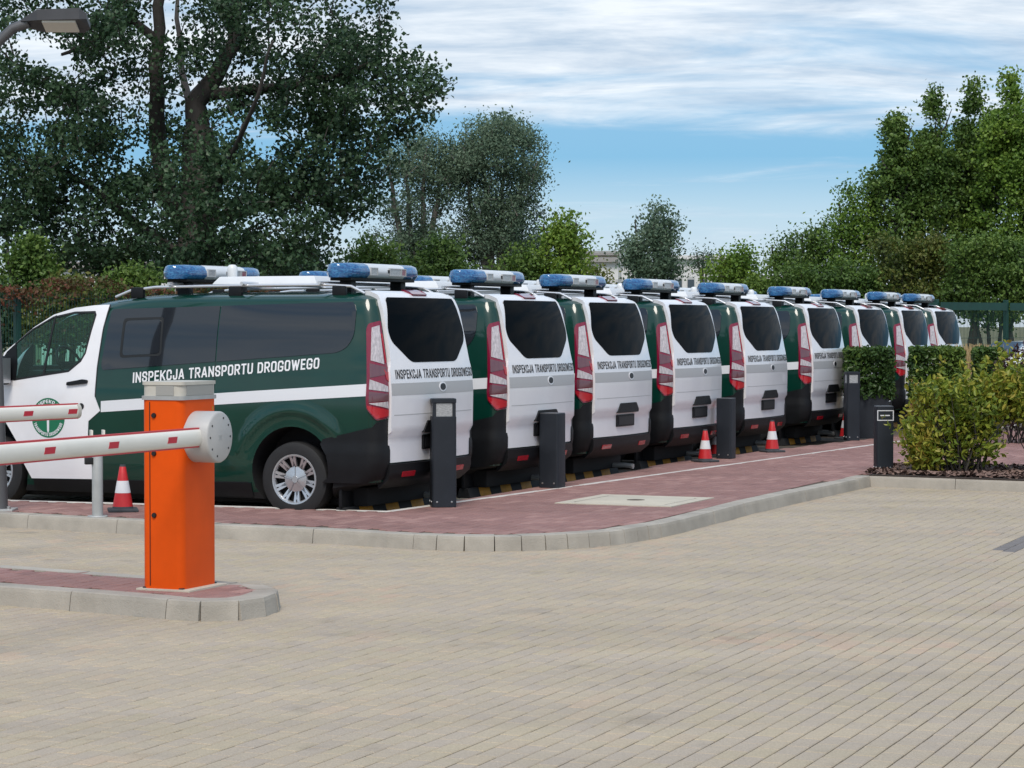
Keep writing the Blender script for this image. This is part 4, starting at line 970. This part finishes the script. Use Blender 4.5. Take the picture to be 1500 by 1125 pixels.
def tree(name, label, base, limbs, blobs, leaf, per, spread, lm, bk, cat='tree', group=None, twig=.018, droop=.2, shape=.62):
    """limbs: [(points, r0, r1)], blobs: [(centre, radii, tips)]; twigs grow from the nearest limb to each tip and carry the leaves"""
    root = empty(name, base); tag(root, label, cat, group); o0 = np.array(base)
    bm = bmesh.new(); nodes = []
    for pts, r0, r1 in limbs:
        pts = [Vector(p) - Vector(base) for p in pts]; fine = []
        for a, b in zip(pts, pts[1:]):
            for k in range(4): fine.append(a.lerp(b, k / 4) + Vector(rng.normal(0, (b - a).length * .015, 3)))
        fine[0] = pts[0]; fine.append(pts[-1]); m_ = len(fine)
        tube(bm, fine, [r0 + (r1 - r0) * k / (m_ - 1) for k in range(m_)], 8)
        nodes += [np.array(p) for p in fine[max(1, m_ // 4):]]
    tips = np.concatenate([ellip(np.array(c) - o0, r, n, .35) for c, r, n in blobs])
    nodes = list(nodes); NA = np.array(nodes)
    dist = np.array([np.min(np.linalg.norm(NA - t, axis=1)) for t in tips]); tips = tips[np.argsort(dist)]
    lv = []; buf = np.zeros((len(nodes) + 2 * len(tips), 3)); buf[:len(nodes)] = NA; cnt = len(nodes)
    for t in tips:
        dd = np.linalg.norm(buf[:cnt] - t, axis=1) + np.maximum(0, buf[:cnt, 2] - t[2] + .2) * 1.2; a = buf[int(np.argmin(dd))].copy()
        l = np.linalg.norm(t - a); mid = a * .5 + t * .5 + rng.normal(0, .06, 3) * l + np.array([0, 0, .08 * l]); q = a * .2 + t * .8 + rng.normal(0, .03, 3) * l
        rr = min(.05, .006 + twig * l); tube(bm, [a, mid, q, t], [rr, rr * .7, rr * .45, rr * .25], 4, cap=False)
        buf[cnt] = mid; buf[cnt + 1] = q; cnt += 2
        k = max(3, int(per * rng.uniform(.5, 1.5))); f = rng.uniform(.35, 1.1, k)[:, None]
        lv.append(a + (t - a) * np.minimum(f, 1) + rng.normal(0, 1, (k, 3)) * spread * np.array([1, 1, .75]))
    obj('trunk', bm, bk, root, True, ang=60)
    link('crown', leaf_mesh('crown', np.concatenate(lv), leaf, shape, droop), root, lm)
    return root
def PX(x, y, D): p = at(x, y, D); return (p.x, p.y, p.z)
def mp_(px, D): return px * D / FPX
LM = {}
LM['dark'] = leaf_mat('poplar_leaf_dark', [(.026, .056, .029), (.046, .092, .042), (.078, .138, .058)], .45, .3)
LM['grey'] = leaf_mat('willow_leaf_grey', [(.060, .105, .065), (.12, .185, .115), (.22, .29, .19)], .55, .32)
LM['mid'] = leaf_mat('leaf_mid_green', [(.048, .10, .024), (.10, .175, .036), (.18, .265, .05)], .5, .28)
LM['bright'] = leaf_mat('leaf_bright_green', [(.065, .14, .024), (.14, .24, .035), (.24, .34, .05)], .5, .3)
LM['olive'] = leaf_mat('leaf_olive', [(.055, .085, .02), (.10, .14, .028), (.16, .16, .035), (.08, .14, .03)], .5, .28)
LM['red'] = leaf_mat('creeper_red', [(.06, .10, .02), (.12, .06, .028), (.24, .065, .042)], .55, .25)
LM['bush'] = leaf_mat('bush_leaf', [(.05, .09, .02), (.14, .20, .026), (.25, .30, .035), (.38, .33, .05), (.30, .15, .045)], .45, .32)
LM['hedge'] = leaf_mat('hedge_leaf', [(.026, .06, .016), (.055, .11, .026), (.13, .20, .035)], .4, .25)
LM['purple'] = leaf_mat('purple_leaf', [(.03, .012, .025), (.06, .025, .035), (.05, .06, .02)], .45, .2)
LM['dry'] = leaf_mat('dry_grass', [(.30, .22, .10), (.46, .35, .18), (.38, .27, .14)], .7, .2)

# the broad dark poplar behind the first van
D = 45.; zb = -.2
b0 = (at(285, 480, D).x, D, zb)
tree('poplar_tree', 'huge dark poplar with forked trunk spreading over the first van', b0,
     [([b0, PX(286, 400, D), PX(288, 300, D), PX(292, 190, D)], .42, .30), ([PX(292, 200, D), PX(286, 150, D), PX(312, 118, D), PX(340, 66, D), PX(352, -60, D + 1)], .24, .10),
      ([PX(284, 330, D), PX(246, 290, D + .4), PX(230, 210, D + .6), PX(228, 120, D), PX(232, 40, D), PX(240, -90, D)], .22, .09),
      ([PX(230, 60, D), PX(195, 30, D), PX(140, 60, D), PX(90, 80, D)], .10, .03), ([PX(290, 140, D), PX(380, 130, D), PX(460, 120, D), PX(560, 90, D)], .13, .03),
      ([PX(286, 330, D), PX(360, 310, D), PX(430, 290, D), PX(520, 250, D)], .13, .03), ([PX(284, 380, D), PX(200, 330, D), PX(130, 270, D), PX(50, 230, D)], .13, .03),
      ([PX(285, 300, D), PX(290, 220, D + 2), PX(270, 120, D + 4), PX(260, 0, D + 5)], .14, .04), ([PX(286, 320, D), PX(330, 250, D - 2), PX(370, 160, D - 3.5), PX(400, 60, D - 4)], .08, .02)],
     [(PX(430, 40, D), (mp_(150, D), 2.6, mp_(150, D)), 150), (PX(540, 130, D), (mp_(112, D), 1.8, mp_(92, D)), 120), (PX(500, 235, D), (mp_(82, D), 1.7, mp_(95, D)), 80),
      (PX(250, 20, D), (mp_(150, D), 2.8, mp_(120, D)), 110), (PX(80, 40, D), (mp_(150, D), 2.5, mp_(120, D)), 95), (PX(70, 190, D), (mp_(125, D), 2.2, mp_(110, D)), 100),
      (PX(180, 210, D), (mp_(110, D), 2.2, mp_(110, D)), 75), (PX(190, 325, D), (mp_(90, D), 2., mp_(80, D)), 60), (PX(390, 330, D), (mp_(120, D), 2.2, mp_(95, D)), 120), (PX(380, 210, D), (mp_(110, D), 2.2, mp_(90, D)), 80),
      (PX(70, 320, D), (mp_(60, D), 1.2, mp_(85, D)), 70), (PX(180, 385, D), (mp_(85, D), 1.4, mp_(38, D)), 45), (PX(10, 290, D), (mp_(60, D), 1.2, mp_(90, D)), 45), (PX(285, 300, D - 2.6), (mp_(85, D), .9, mp_(120, D)), 60), (PX(330, 390, D - 2.4), (mp_(110, D), .9, mp_(45, D)), 45), (PX(200, -170, D), (mp_(260, D), 3, mp_(130, D)), 120), (PX(460, -130, D), (mp_(160, D), 2.6, mp_(110, D)), 80), (PX(-90, 80, D), (mp_(110, D), 2.4, mp_(180, D)), 60)],
     .09, 60, .15, LM['dark'], M['bark'], twig=.014, shape=.8)
# two grey-green trees next to it
D = 60.
for (x, top, wd, lab, n, sd_) in ((612, 195, 72, 'grey green tree with slanting stems between the huge poplar and the broad willow', 95, 0), (728, 172, 78, 'broad silvery grey green willow rising behind the second and third vans', 190, 1)):
    b0 = (at(x, 480, D).x, D, zb); tl = []
    for dx in (-.62, -.25, .15, .5): tl.append(([b0, PX(x + dx * 22, 400, D), PX(x + dx * wd * .7, 320, D), PX(x + dx * wd, top + 45, D + dx)], .15, .03))
    bl = [(PX(x, (top + 340) / 2 - 10, D), (mp_(wd, D), 1.4, mp_((350 - top) / 2, D)), n)]
    if sd_: bl += [(PX(x - 48, 235, D), (mp_(32, D), .9, mp_(45, D)), 34), (PX(x + 20, 330, D), (mp_(78, D), 1.2, mp_(48, D)), 70), (PX(x + 10, 195, D), (mp_(42, D), .9, mp_(28, D)), 34)]
    bl += [(PX(x - 30, 352, D), (mp_(44, D), 1., mp_(34, D)), 34), (PX(x + 34, 360, D), (mp_(40, D), 1., mp_(32, D)), 30)]
    if not sd_: bl += [(PX(x + 8, 235, D), (mp_(42, D), .9, mp_(40, D)), 34)]
    tree('willow_tree', lab, b0, tl, bl, .085, 100, .17, LM['grey'], M['barkpale'], droop=-.2, shape=.5)
# smaller trees and shrubs beyond the fence: x, top, bottom, half width, distance, leaves
small = [(822, 305, 420, 46, 52., 'bright', 'yellow green young maple between the willow and the white sheds', 70),
         (958, 298, 420, 50, 80., 'grey', 'small round grey tree standing alone before the white sheds', 110),
         (1078, 360, 430, 40, 60., 'bright', 'low bright green shrub behind the fifth and sixth vans', 50),
         (1030, 362, 400, 18, 130., 'dark', 'tiny dark tree far off above the shed roof', 16),
         (640, 352, 430, 60, 50., 'mid', 'mid green shrub below the willow behind the first light bar', 70),
         (545, 350, 430, 55, 51., 'mid', 'dark leafy shrub under the right side of the poplar', 60),
         (762, 360, 430, 45, 52., 'mid', 'green shrub between the willow trunk and the maple', 45),
         (40, 345, 450, 52, 42., 'mid', 'leafy green shrub behind the fence at the street lamp', 60),
         (420, 355, 430, 80, 49., 'dark', 'dark shrub thicket at the foot of the poplar', 70),
         (95, 405, 500, 60, 40., 'olive', 'olive shrub filling the fence beside the first van windscreen', 80),
         (190, 385, 470, 60, 41., 'mid', 'green shrub behind the fence above the first van cab', 70),
         (-10, 420, 510, 50, 40., 'dark', 'dark shrub behind the fence left of the street lamp', 50),
         (868, 388, 425, 18, 64., 'olive', 'olive shrub in front of the white sheds', 14),
         (1150, 342, 430, 34, 66., 'mid', 'slender green tree first of the right hand grove', 45),
         (1200, 318, 440, 46, 64., 'mid', 'mid green tree second of the right hand grove', 80),
         (1252, 262, 440, 40, 63., 'bright', 'light green tree third of the right hand grove', 80)]
for x, top, bot, hwd, D, lm, lab, n in small:
    b0 = (at(x, 480, D).x, D, zb); m_ = (top + bot) / 2
    tl = [([b0, PX(x + dx * hwd * .3, bot - 5, D), PX(x + dx * hwd * .6, m_, D), PX(x + dx * hwd * .7, top + (bot - top) * .2, D)], .07, .02) for dx in (-.8, 0, .7)]
    bl = [(PX(x, m_ + (bot - top) * .12, D), (mp_(hwd, D), mp_(hwd, D) * .8, mp_((bot - top) * .40, D)), n), (PX(x + 3, top + (bot - top) * .26, D), (mp_(hwd * .55, D), mp_(hwd * .5, D), mp_((bot - top) * .26, D)), n // 3)]
    k = .115 if D < 70 else .15
    tree('young_tree' if bot - top > 90 else 'shrub', lab, b0, tl, bl, k * .8, 62, .16 * D / 55, LM[lm], M['bark'], cat='tree' if bot - top > 90 else 'shrub', droop=.0)
# right hand grove of tall poplars
D = 62.
for x, top, hwd, lm, lab, n in ((1312, 160, 40, 'mid', 'slim upright poplar with pale green top at the edge of the grove', 120), (1368, 126, 44, 'mid', 'upright mid green poplar behind the ninth van', 150), (1425, 118, 42, 'mid', 'tall upright poplar beside the tallest one of the grove', 150), (1478, 106, 50, 'bright', 'tallest light green poplar of the right hand grove', 170), (1540, 130, 50, 'mid', 'upright poplar at the right end of the grove', 110)):
    Dx = D + (x % 7) * .4; b0 = (at(x, 480, Dx).x, Dx, zb)
    tl = [([b0, PX(x, 440, Dx), PX(x + 3, 320, Dx), PX(x + 4, top + 40, Dx)], .16, .012)]
    for k in range(7):
        y = 430 - k * (420 - top) / 8; s = (-1) ** k; tl.append(([PX(x, y, Dx), PX(x + s * hwd * .4, y - 25, Dx - .3), PX(x + s * hwd * .6, y - 50, Dx - .4 * s)], .04, .008))
    H_ = (460 - top)
    bl = [(PX(x, top + H_ * .60, Dx), (mp_(hwd * 1.12, D), 1.1, mp_(H_ * .42, D)), int(n * 1.15))]
    for k in range(9):
        q_ = rng.uniform(.0, 1); ty = top + H_ * (.10 + .36 * q_); sx_ = rng.uniform(-1, 1) * hwd * (.35 + .75 * q_)
        bl.append((PX(x + sx_, ty + 16, Dx + rng.uniform(-.7, .7)), (mp_(hwd * .26, D), .4, mp_(44, D)), 17))
    bl.append((PX(x + 2, top + 26, Dx), (mp_(9, D), .25, mp_(32, D)), 14))
    tree('poplar_tree', lab, b0, tl, bl, .095, 72, .135, LM[lm], M['bark'], group='poplars of the right hand grove', droop=-.3, shape=.75)
# understorey along the right of the fence
for x, top, bot, hwd, D, lm, lab, n in ((1225, 385, 470, 70, 60., 'mid', 'green undergrowth behind the sixth and seventh vans', 110), (1335, 345, 470, 62, 60., 'olive', 'brownish green undergrowth behind the eighth and ninth vans', 110), (1455, 350, 475, 80, 59., 'mid', 'leafy undergrowth behind the green fence right of the vans', 190), (1130, 400, 450, 60, 60., 'mid', 'low hedge of shrubs behind the fifth van', 60)):
    b0 = (at(x, 480, D).x, D, zb); tl = [([b0, PX(x + dx * hwd * .4, bot - 20, D), PX(x + dx * hwd * .7, (top + bot) / 2, D)], .06, .02) for dx in (-1, -.3, .4, 1)]
    tree('shrub', lab, b0, tl, [(PX(x, (top + bot) / 2 + 12, D), (mp_(hwd, D), .9, mp_((bot - top) / 2 - 12, D)), n)] + [(PX(x + rng.uniform(-.8, .8) * hwd, top + 18 + rng.uniform(-10, 14), D - .3), (mp_(16, D), .4, mp_(20, D)), 10) for k in range(6)], .095, 66, .155, LM[lm], M['bark'], cat='shrub', droop=0)

# fence of green wire panels
FA = Vector(at(28, 450, 36.)); FB = Vector(at(1422, 450, 52.)); FA.z = FB.z = -.2
fd = (FB - FA).normalized(); fn = Vector((-fd.y, fd.x, 0)); flen = (FB - FA).length
fence = empty('wire_fence', FA, math.atan2(fd.y, fd.x)); tag(fence, 'long green wire panel fence behind the parked vans', 'fence')
fh = at(28, 425, 36.).z + .2
fe = 2.5; k0, k1 = -2, int(flen / fe) + 3
pm = bmesh.new(); nb = 50
for i in range(nb):
    x = .03 + (fe - .06) * i / (nb - 1); box(pm, x - .003, x + .003, -.003, .003, .05, fh - .03)
for z in (.1, .6, 1.1, 1.6, fh - .12): box(pm, .02, fe - .02, -.012, -.0035, z - .004, z + .004); box(pm, .02, fe - .02, .0035, .012, z - .004, z + .004)
pme = bpy.data.meshes.new('wire_panel'); pm.to_mesh(pme); pm.free(); pme.materials.append(M['fence'])
qm = bmesh.new(); box(qm, -.045, .045, -.045, .045, -.1, fh + .03); bevel(qm, .006, 1); qme = bpy.data.meshes.new('fence_post'); qm.to_mesh(qme); qm.free(); qme.materials.append(M['fence'])
for k in range(k0, k1):
    o = link('wire_panel', pme, fence, None, (k * fe, 0, 0)); o['kind'] = 'stuff'
    o = link('fence_post', qme, fence, None, (k * fe, .06, 0))
# green screen strips along the fence's right end
for k in range(k1 - 4, k1):
    bm = bmesh.new(); box(bm, k * fe + .05, (k + 1) * fe - .05, -.02, -.013, fh - .20, fh - .03); obj('top_board', bm, M['fence'], fence)
# red creeper over the left end
t0 = FA - fd * 5.0
pts = []
for k in range(5500):
    s = rng.uniform(0, 11.5); pts.append(np.array(t0 + fd * s) + np.array([0, 0, fh]) + np.array([rng.normal(0, .12), rng.normal(0, .12), -abs(rng.normal(0, .16)) + .12 + .10 * math.sin(s * 2.3) + .05 * math.sin(s * 7)]))
for k in range(700):
    s = rng.uniform(0, 11.5); pts.append(np.array(t0 + fd * s) + np.array([rng.normal(0, .06), rng.normal(0, .06), rng.uniform(.4, fh)]))
cre = empty('creeper', t0); tag(cre, 'red and green creeper hanging over the top of the wire fence', 'creeper')
link('foliage', leaf_mesh('foliage', np.array(pts) - np.array(t0), .062, .8), cre, LM['red'])

# planters with clipped hedges
def planter(px0, px1, ytop, ymid, D, ybase, label, depth=.8):
    p0, p1 = at(px0, 560, D), at(px1, 560, D); wd = p1.x - p0.x; c = Vector(((p0.x + p1.x) / 2, D + depth / 2, 0)); zt = at(px0, ytop, D).z; zm = at(px0, ymid, D).z
    r = empty('planter', c, R(-8)); tag(r, 'dark grey planter box ' + label, 'planter')
    bm = bmesh.new(); a, b = wd / 2 * .86, depth / 2 * .9
    for d in ((-a, a, -b, -b + .03), (-a, a, b - .03, b), (-a, -a + .03, -b + .031, b - .031), (a - .03, a, -b + .031, b - .031)): box(bm, *d, 0, zm)
    obj('wall', bm, M['bollard'], r)
    bm = bmesh.new(); box(bm, -a + .031, a - .031, -b + .031, b - .031, 0, zm - .05); obj('soil', bm, M['soil'], r)
    h = empty('clipped_hedge', c + Vector((0, 0, zm - .05)), R(-8)); tag(h, 'box clipped green hedge growing in the dark planter ' + label, 'hedge', 'clipped hedges in planters')
    n = 8000; A, B_, H_ = wd / 2, depth / 2, zt - zm + .05
    q = rng.uniform(-1, 1, (n, 3)); ax_ = rng.integers(0, 3, n); s = np.sign(rng.normal(size=n)); q[np.arange(n), ax_] = s * rng.uniform(.62, 1.04, n); q[:, 2] = np.where(ax_ == 2, np.abs(q[:, 2]), q[:, 2])
    P = np.stack([q[:, 0] * A, q[:, 1] * B_, (q[:, 2] + 1) / 2 * H_], 1) + rng.normal(0, .02, (n, 3))
    link('foliage', leaf_mesh('foliage', P, .07, .6, fine=True), h, LM['hedge'])
    bm = bmesh.new()
    for k in range(14): x, y = rng.uniform(-A * .8, A * .8), rng.uniform(-B_ * .8, B_ * .8); tube(bm, [(x, y, 0), (x + rng.normal(0, .05), y + rng.normal(0, .05), H_ * .6), (x + rng.normal(0, .1), y + rng.normal(0, .1), H_ * .92)], [.012, .008, .003], 4)
    obj('stem', bm, M['bark'], h)
planter(1246, 1312, 513, 578, 35.3, 643, 'beside the lantern bollard')
planter(1342, 1416, 512, 578, 35.6, 640, 'in front of the ninth van')
planter(1436, 1474, 514, 580, 36.0, 640, 'beside the dry grass')

def shrub(name, label, c, blobs, leaf, lm, stems, cat='shrub', shape=.5):
    r = empty(name, c); tag(r, label, cat); c = np.array(c); P = []
    for bc_, br_, n in blobs:
        q = ellip(np.array(bc_) - c, br_, n, .45); P.append(q + rng.normal(0, .05, q.shape))
    top_ = np.concatenate(P)
    for k in range(len(blobs) * 14):              # shoots that stand out of the mass
        q0 = top_[rng.integers(len(top_))]; dv = np.array([q0[0] * .5 + rng.normal(0, .12), q0[1] * .5 + rng.normal(0, .12), .55]); dv /= np.linalg.norm(dv); ln = rng.uniform(.2, .46)
        P.append(q0 + dv * (rng.uniform(0, ln, 15)[:, None]) + rng.normal(0, .022, (15, 3)))
    P = np.concatenate(P); P = P[P[:, 2] > .03]
    link('foliage', leaf_mesh('foliage', P, leaf, shape, .25, True), r, lm)
    bm = bmesh.new()
    for k in range(stems):
        t = P[rng.integers(len(P))] * .94; b = np.array([t[0] * .35 + rng.normal(0, .08), t[1] * .35 + rng.normal(0, .08), -.03]); m_ = b * .5 + t * .5 + rng.normal(0, .05, 3)
        tube(bm, [b, m_, t], [.012, .008, .003], 4)
    obj('stem', bm, M['bark'], r); return r
def bpos(px, s, z): p = at(px, 600, 27.4 + s); return (p.x, p.y, z)
gb = bedK + bed_dir * .9 + RU * .75
shrub('garden_bush', 'yellow green bush with reddish leaf tips growing behind the short framed bollard', (gb.x, gb.y, -.02),
      [((gb.x - .25, gb.y + .05, .50), (.40, .42, .46), 1500), ((gb.x + .14, gb.y, .74), (.46, .42, .27), 1250), ((gb.x - .42, gb.y, .26), (.18, .3, .24), 600), ((gb.x - .28, gb.y, .90), (.22, .3, .13), 500), ((gb.x + .30, gb.y + .1, .92), (.30, .35, .13), 600), ((gb.x + .20, gb.y - .1, .38), (.24, .3, .24), 450)], .078, LM['bush'], 60, cat='bush')
g2 = gb + bed_dir * 1.02 + RU * .35
shrub('garden_bush', 'green bush right of the gap in the planting bed', (g2.x, g2.y, -.02),
      [((g2.x - .15, g2.y, .84), (.46, .45, .28), 1900), ((g2.x - .30, g2.y + .1, 1.02), (.30, .4, .16), 800), ((g2.x + .12, g2.y, .46), (.26, .45, .44), 1500), ((g2.x + .5, g2.y - .2, .66), (.5, .5, .5), 1600), ((g2.x + .15, g2.y, 1.12), (.35, .4, .16), 800)], .078, LM['bush'], 50, cat='bush')
g3 = G(1500, 600) ; g3 = Vector(at(1492, 560, 34.))
shrub('purple_shrub', 'purple leaved shrub beside the white car', (g3.x, g3.y, 0), [((g3.x, g3.y, .75), (.38, .4, .62), 1500)], .07, LM['purple'], 24)
dg_ = Vector(at(1427, 560, 39.5))
P0 = []; V = []; F = []
for k in range(1500):
    x, y = rng.normal(0, .17), rng.normal(0, .25); h = rng.uniform(.8, 1.38); lx, ly = rng.normal(0, .10, 2); w_ = .006; i = len(V)
    V += [(x - w_, y, 0), (x + w_, y, 0), (x + lx * .4 + w_, y + ly * .4, h * .6), (x + lx * .4 - w_, y + ly * .4, h * .6), (x + lx + w_ * .5, y + ly, h), (x + lx - w_ * .5, y + ly, h)]; F += [(i, i + 1, i + 2, i + 3), (i + 3, i + 2, i + 4, i + 5)]
og = link('ornamental_grass', quads('ornamental_grass', V, F), None, LM['dry'], (dg_.x, dg_.y, 0)); tag(og, 'clump of tall straw coloured dry grass between two clipped hedges', 'grass')

# planting bed with bark chips
bed = sheet('planting_bed', bedp, .012, M['soil'], .06); tag(bed, kind='structure')
n = 5200; q1 = rng.uniform(0, 1, n) ** 1.2 * 1.95 + .14; q2 = rng.uniform(-.1, 3.8, n)
P = np.stack([bedK.x + bed_dir.x * q2 + RU.x * q1, bedK.y + bed_dir.y * q2 + RU.y * q1, np.full(n, .022) + rng.uniform(0, .03, n)], 1)
a = rng.uniform(0, math.pi, n); l = rng.uniform(.02, .055, n); wd = rng.uniform(.008, .02, n); dz = rng.normal(0, .012, n)
d = np.stack([np.cos(a) * l, np.sin(a) * l, dz], 1); e = np.stack([-np.sin(a) * wd, np.cos(a) * wd, rng.normal(0, .008, n)], 1)
V = np.stack([P - d - e, P + d - e * .8, P + d * .9 + e, P - d + e * .9], 1).reshape(-1, 3)
tag(link('bark_mulch', quads('bark_mulch', V, np.arange(4 * n).reshape(-1, 4)), None, M['mulch']), 'brown bark chip mulch covering the planting bed', 'mulch', kind='stuff')

# ================================================================== FAR BUILDINGS, CAR
def hall(name, label, px0, px1, ytop, D, depth, wallm, roofm, nwin, rise=.5):
    p0, p1 = at(px0, ytop, D), at(px1, ytop, D); wd = p1.x - p0.x; h = p0.z + .2
    r = empty(name, ((p0.x + p1.x) / 2, D, -.2)); tag(r, label, 'building')
    bm = bmesh.new(); box(bm, -wd / 2, wd / 2, 0, depth, 0, h); obj('wall', bm, wallm, r)
    bm = bmesh.new(); o = .3
    v = [bm.verts.new(c) for c in ((-wd / 2 - o, -o, h), (wd / 2 + o, -o, h), (wd / 2 + o, depth + o, h), (-wd / 2 - o, depth + o, h), (-wd / 2 - o, -o, h + .25), (wd / 2 + o, -o, h + .25), (wd / 2 + o, depth / 2, h + rise), (-wd / 2 - o, depth / 2, h + rise), (wd / 2 + o, depth + o, h + .25), (-wd / 2 - o, depth + o, h + .25))]
    for f in ((0, 3, 2, 1), (0, 1, 5, 4), (4, 5, 6, 7), (7, 6, 8, 9), (9, 8, 2, 3), (1, 2, 8, 6, 5), (0, 4, 7, 9, 3)): bm.faces.new([v[i] for i in f])
    obj('roof', bm, roofm, r)
    for k in range(nwin):
        x = -wd / 2 + wd * (k + .5) / nwin; s = wd / nwin * .3
        bm = bmesh.new(); box(bm, x - s, x + s, -.06, .05, h * .5, h * .82); wn = obj('window', bm, M['refgrey'], r)
        bm = bmesh.new(); box(bm, x - s * .88, x + s * .88, -.075, -.062, h * .53, h * .79); obj('pane', bm, M['shedgl'], wn)
    return r
hall('warehouse', 'long low white warehouse right of the lone grey tree', 985, 1075, 380, 150., 18, M['shed'], M['shed'], 5)
hall('warehouse', 'white warehouse with grey roof between the maple and the lone grey tree', 842, 935, 384, 140., 16, M['shed'], M['shedroof'], 5)
hall('office_hall', 'flat beige hall with dark roof edge rising behind the white warehouse', 858, 905, 374, 165., 14, M['shedbeige'], M['shedroof'], 3, .4)
hall('warehouse', 'pale low hall seen in gaps below the huge poplar', 60, 330, 392, 110., 16, M['shed'], M['shedroof'], 8)
hall('storage_hall', 'low grey hall half hidden by shrubs behind the sixth van', 1125, 1210, 412, 120., 12, M['shedbeige'], M['shed'], 4)
mast = at(908, 365, 120.); r = empty('power_pole', (mast.x, 120., -.2)); tag(r, 'thin grey power pole with crossarm near the beige hall', 'pole')
bm = bmesh.new(); tube(bm, [(0, 0, 0), (0, 0, mast.z + .2)], [.10, .07], 8); obj('pole', bm, M['galv'], r)
bm = bmesh.new(); box(bm, -2.0, .3, -.05, .05, mast.z + .02, mast.z + .12); obj('crossarm', bm, M['galv'], r)

def car():
    c = Vector(at(1520, 505, 46.)); r = empty('parked_car', (c.x, c.y, ZP), R(20)); tag(r, 'white car mostly hidden behind the purple shrub at the right of the fence', 'car')
    prof = [(-2.1, .25), (-2.12, .6), (-2.0, .86), (-1.25, .97), (-.55, 1.42), (.3, 1.5), (1.2, 1.42), (1.85, 1.0), (2.1, .92), (2.12, .4), (2.05, .25)]
    bm = bmesh.new(); rows = []
    for y, k in ((-.86, .93), (-.80, .985), (-.6, 1.0), (0, 1.01), (.6, 1.0), (.80, .985), (.86, .93)):
        rows.append([bm.verts.new((x * (k if z > .9 else 1), y * (.82 if z > 1.2 else 1), .25 + (z - .25) * (k + .0))) for x, z in prof])
    for a, b in zip(rows, rows[1:]):
        for i in range(len(prof) - 1): bm.faces.new((a[i], a[i + 1], b[i + 1], b[i]))
    bm.faces.new(rows[0]); bm.faces.new(rows[-1][::-1]); obj('body', bm, M['carwhite'], r, True, ang=40)
    bm = bmesh.new(); v = [bm.verts.new(q) for q in ((-1.2, -.62, 1.03), (-1.2, .62, 1.03), (-.60, .52, 1.425), (-.60, -.52, 1.425))]; bm.faces.new(v); bmesh.ops.translate(bm, verts=bm.verts, vec=(-.015, 0, .02)); obj('windscreen', bm, M['carglass'], r)
    for s in (-1, 1):
        bm = bmesh.new(); v = [bm.verts.new((x, s * y, z)) for x, y, z in ((-1.0, .865, .98), (1.5, .865, .98), (1.05, .73, 1.36), (-.45, .73, 1.38))]; bm.faces.new(v); obj('side_window', bm, M['carglass'], r)
        for x in (-1.3, 1.3):
            bm = bmesh.new(); lathe(bm, [(.001, -.11), (.2, -.11), (.3, -.10), (.31, 0), (.3, .10), (.2, .11), (.001, .11)], 24, 'z'); w_ = obj('wheel', bm, M['rubber'], r, True); w_.location = (x, s * .78, .31); w_.rotation_euler = (R(90), 0, 0)
        bm = bmesh.new(); box(bm, -2.13, -2.0, s * .62 - .16, s * .62 + .16, .62, .76); obj('headlight', bm, M['clearlens'], r)
car()
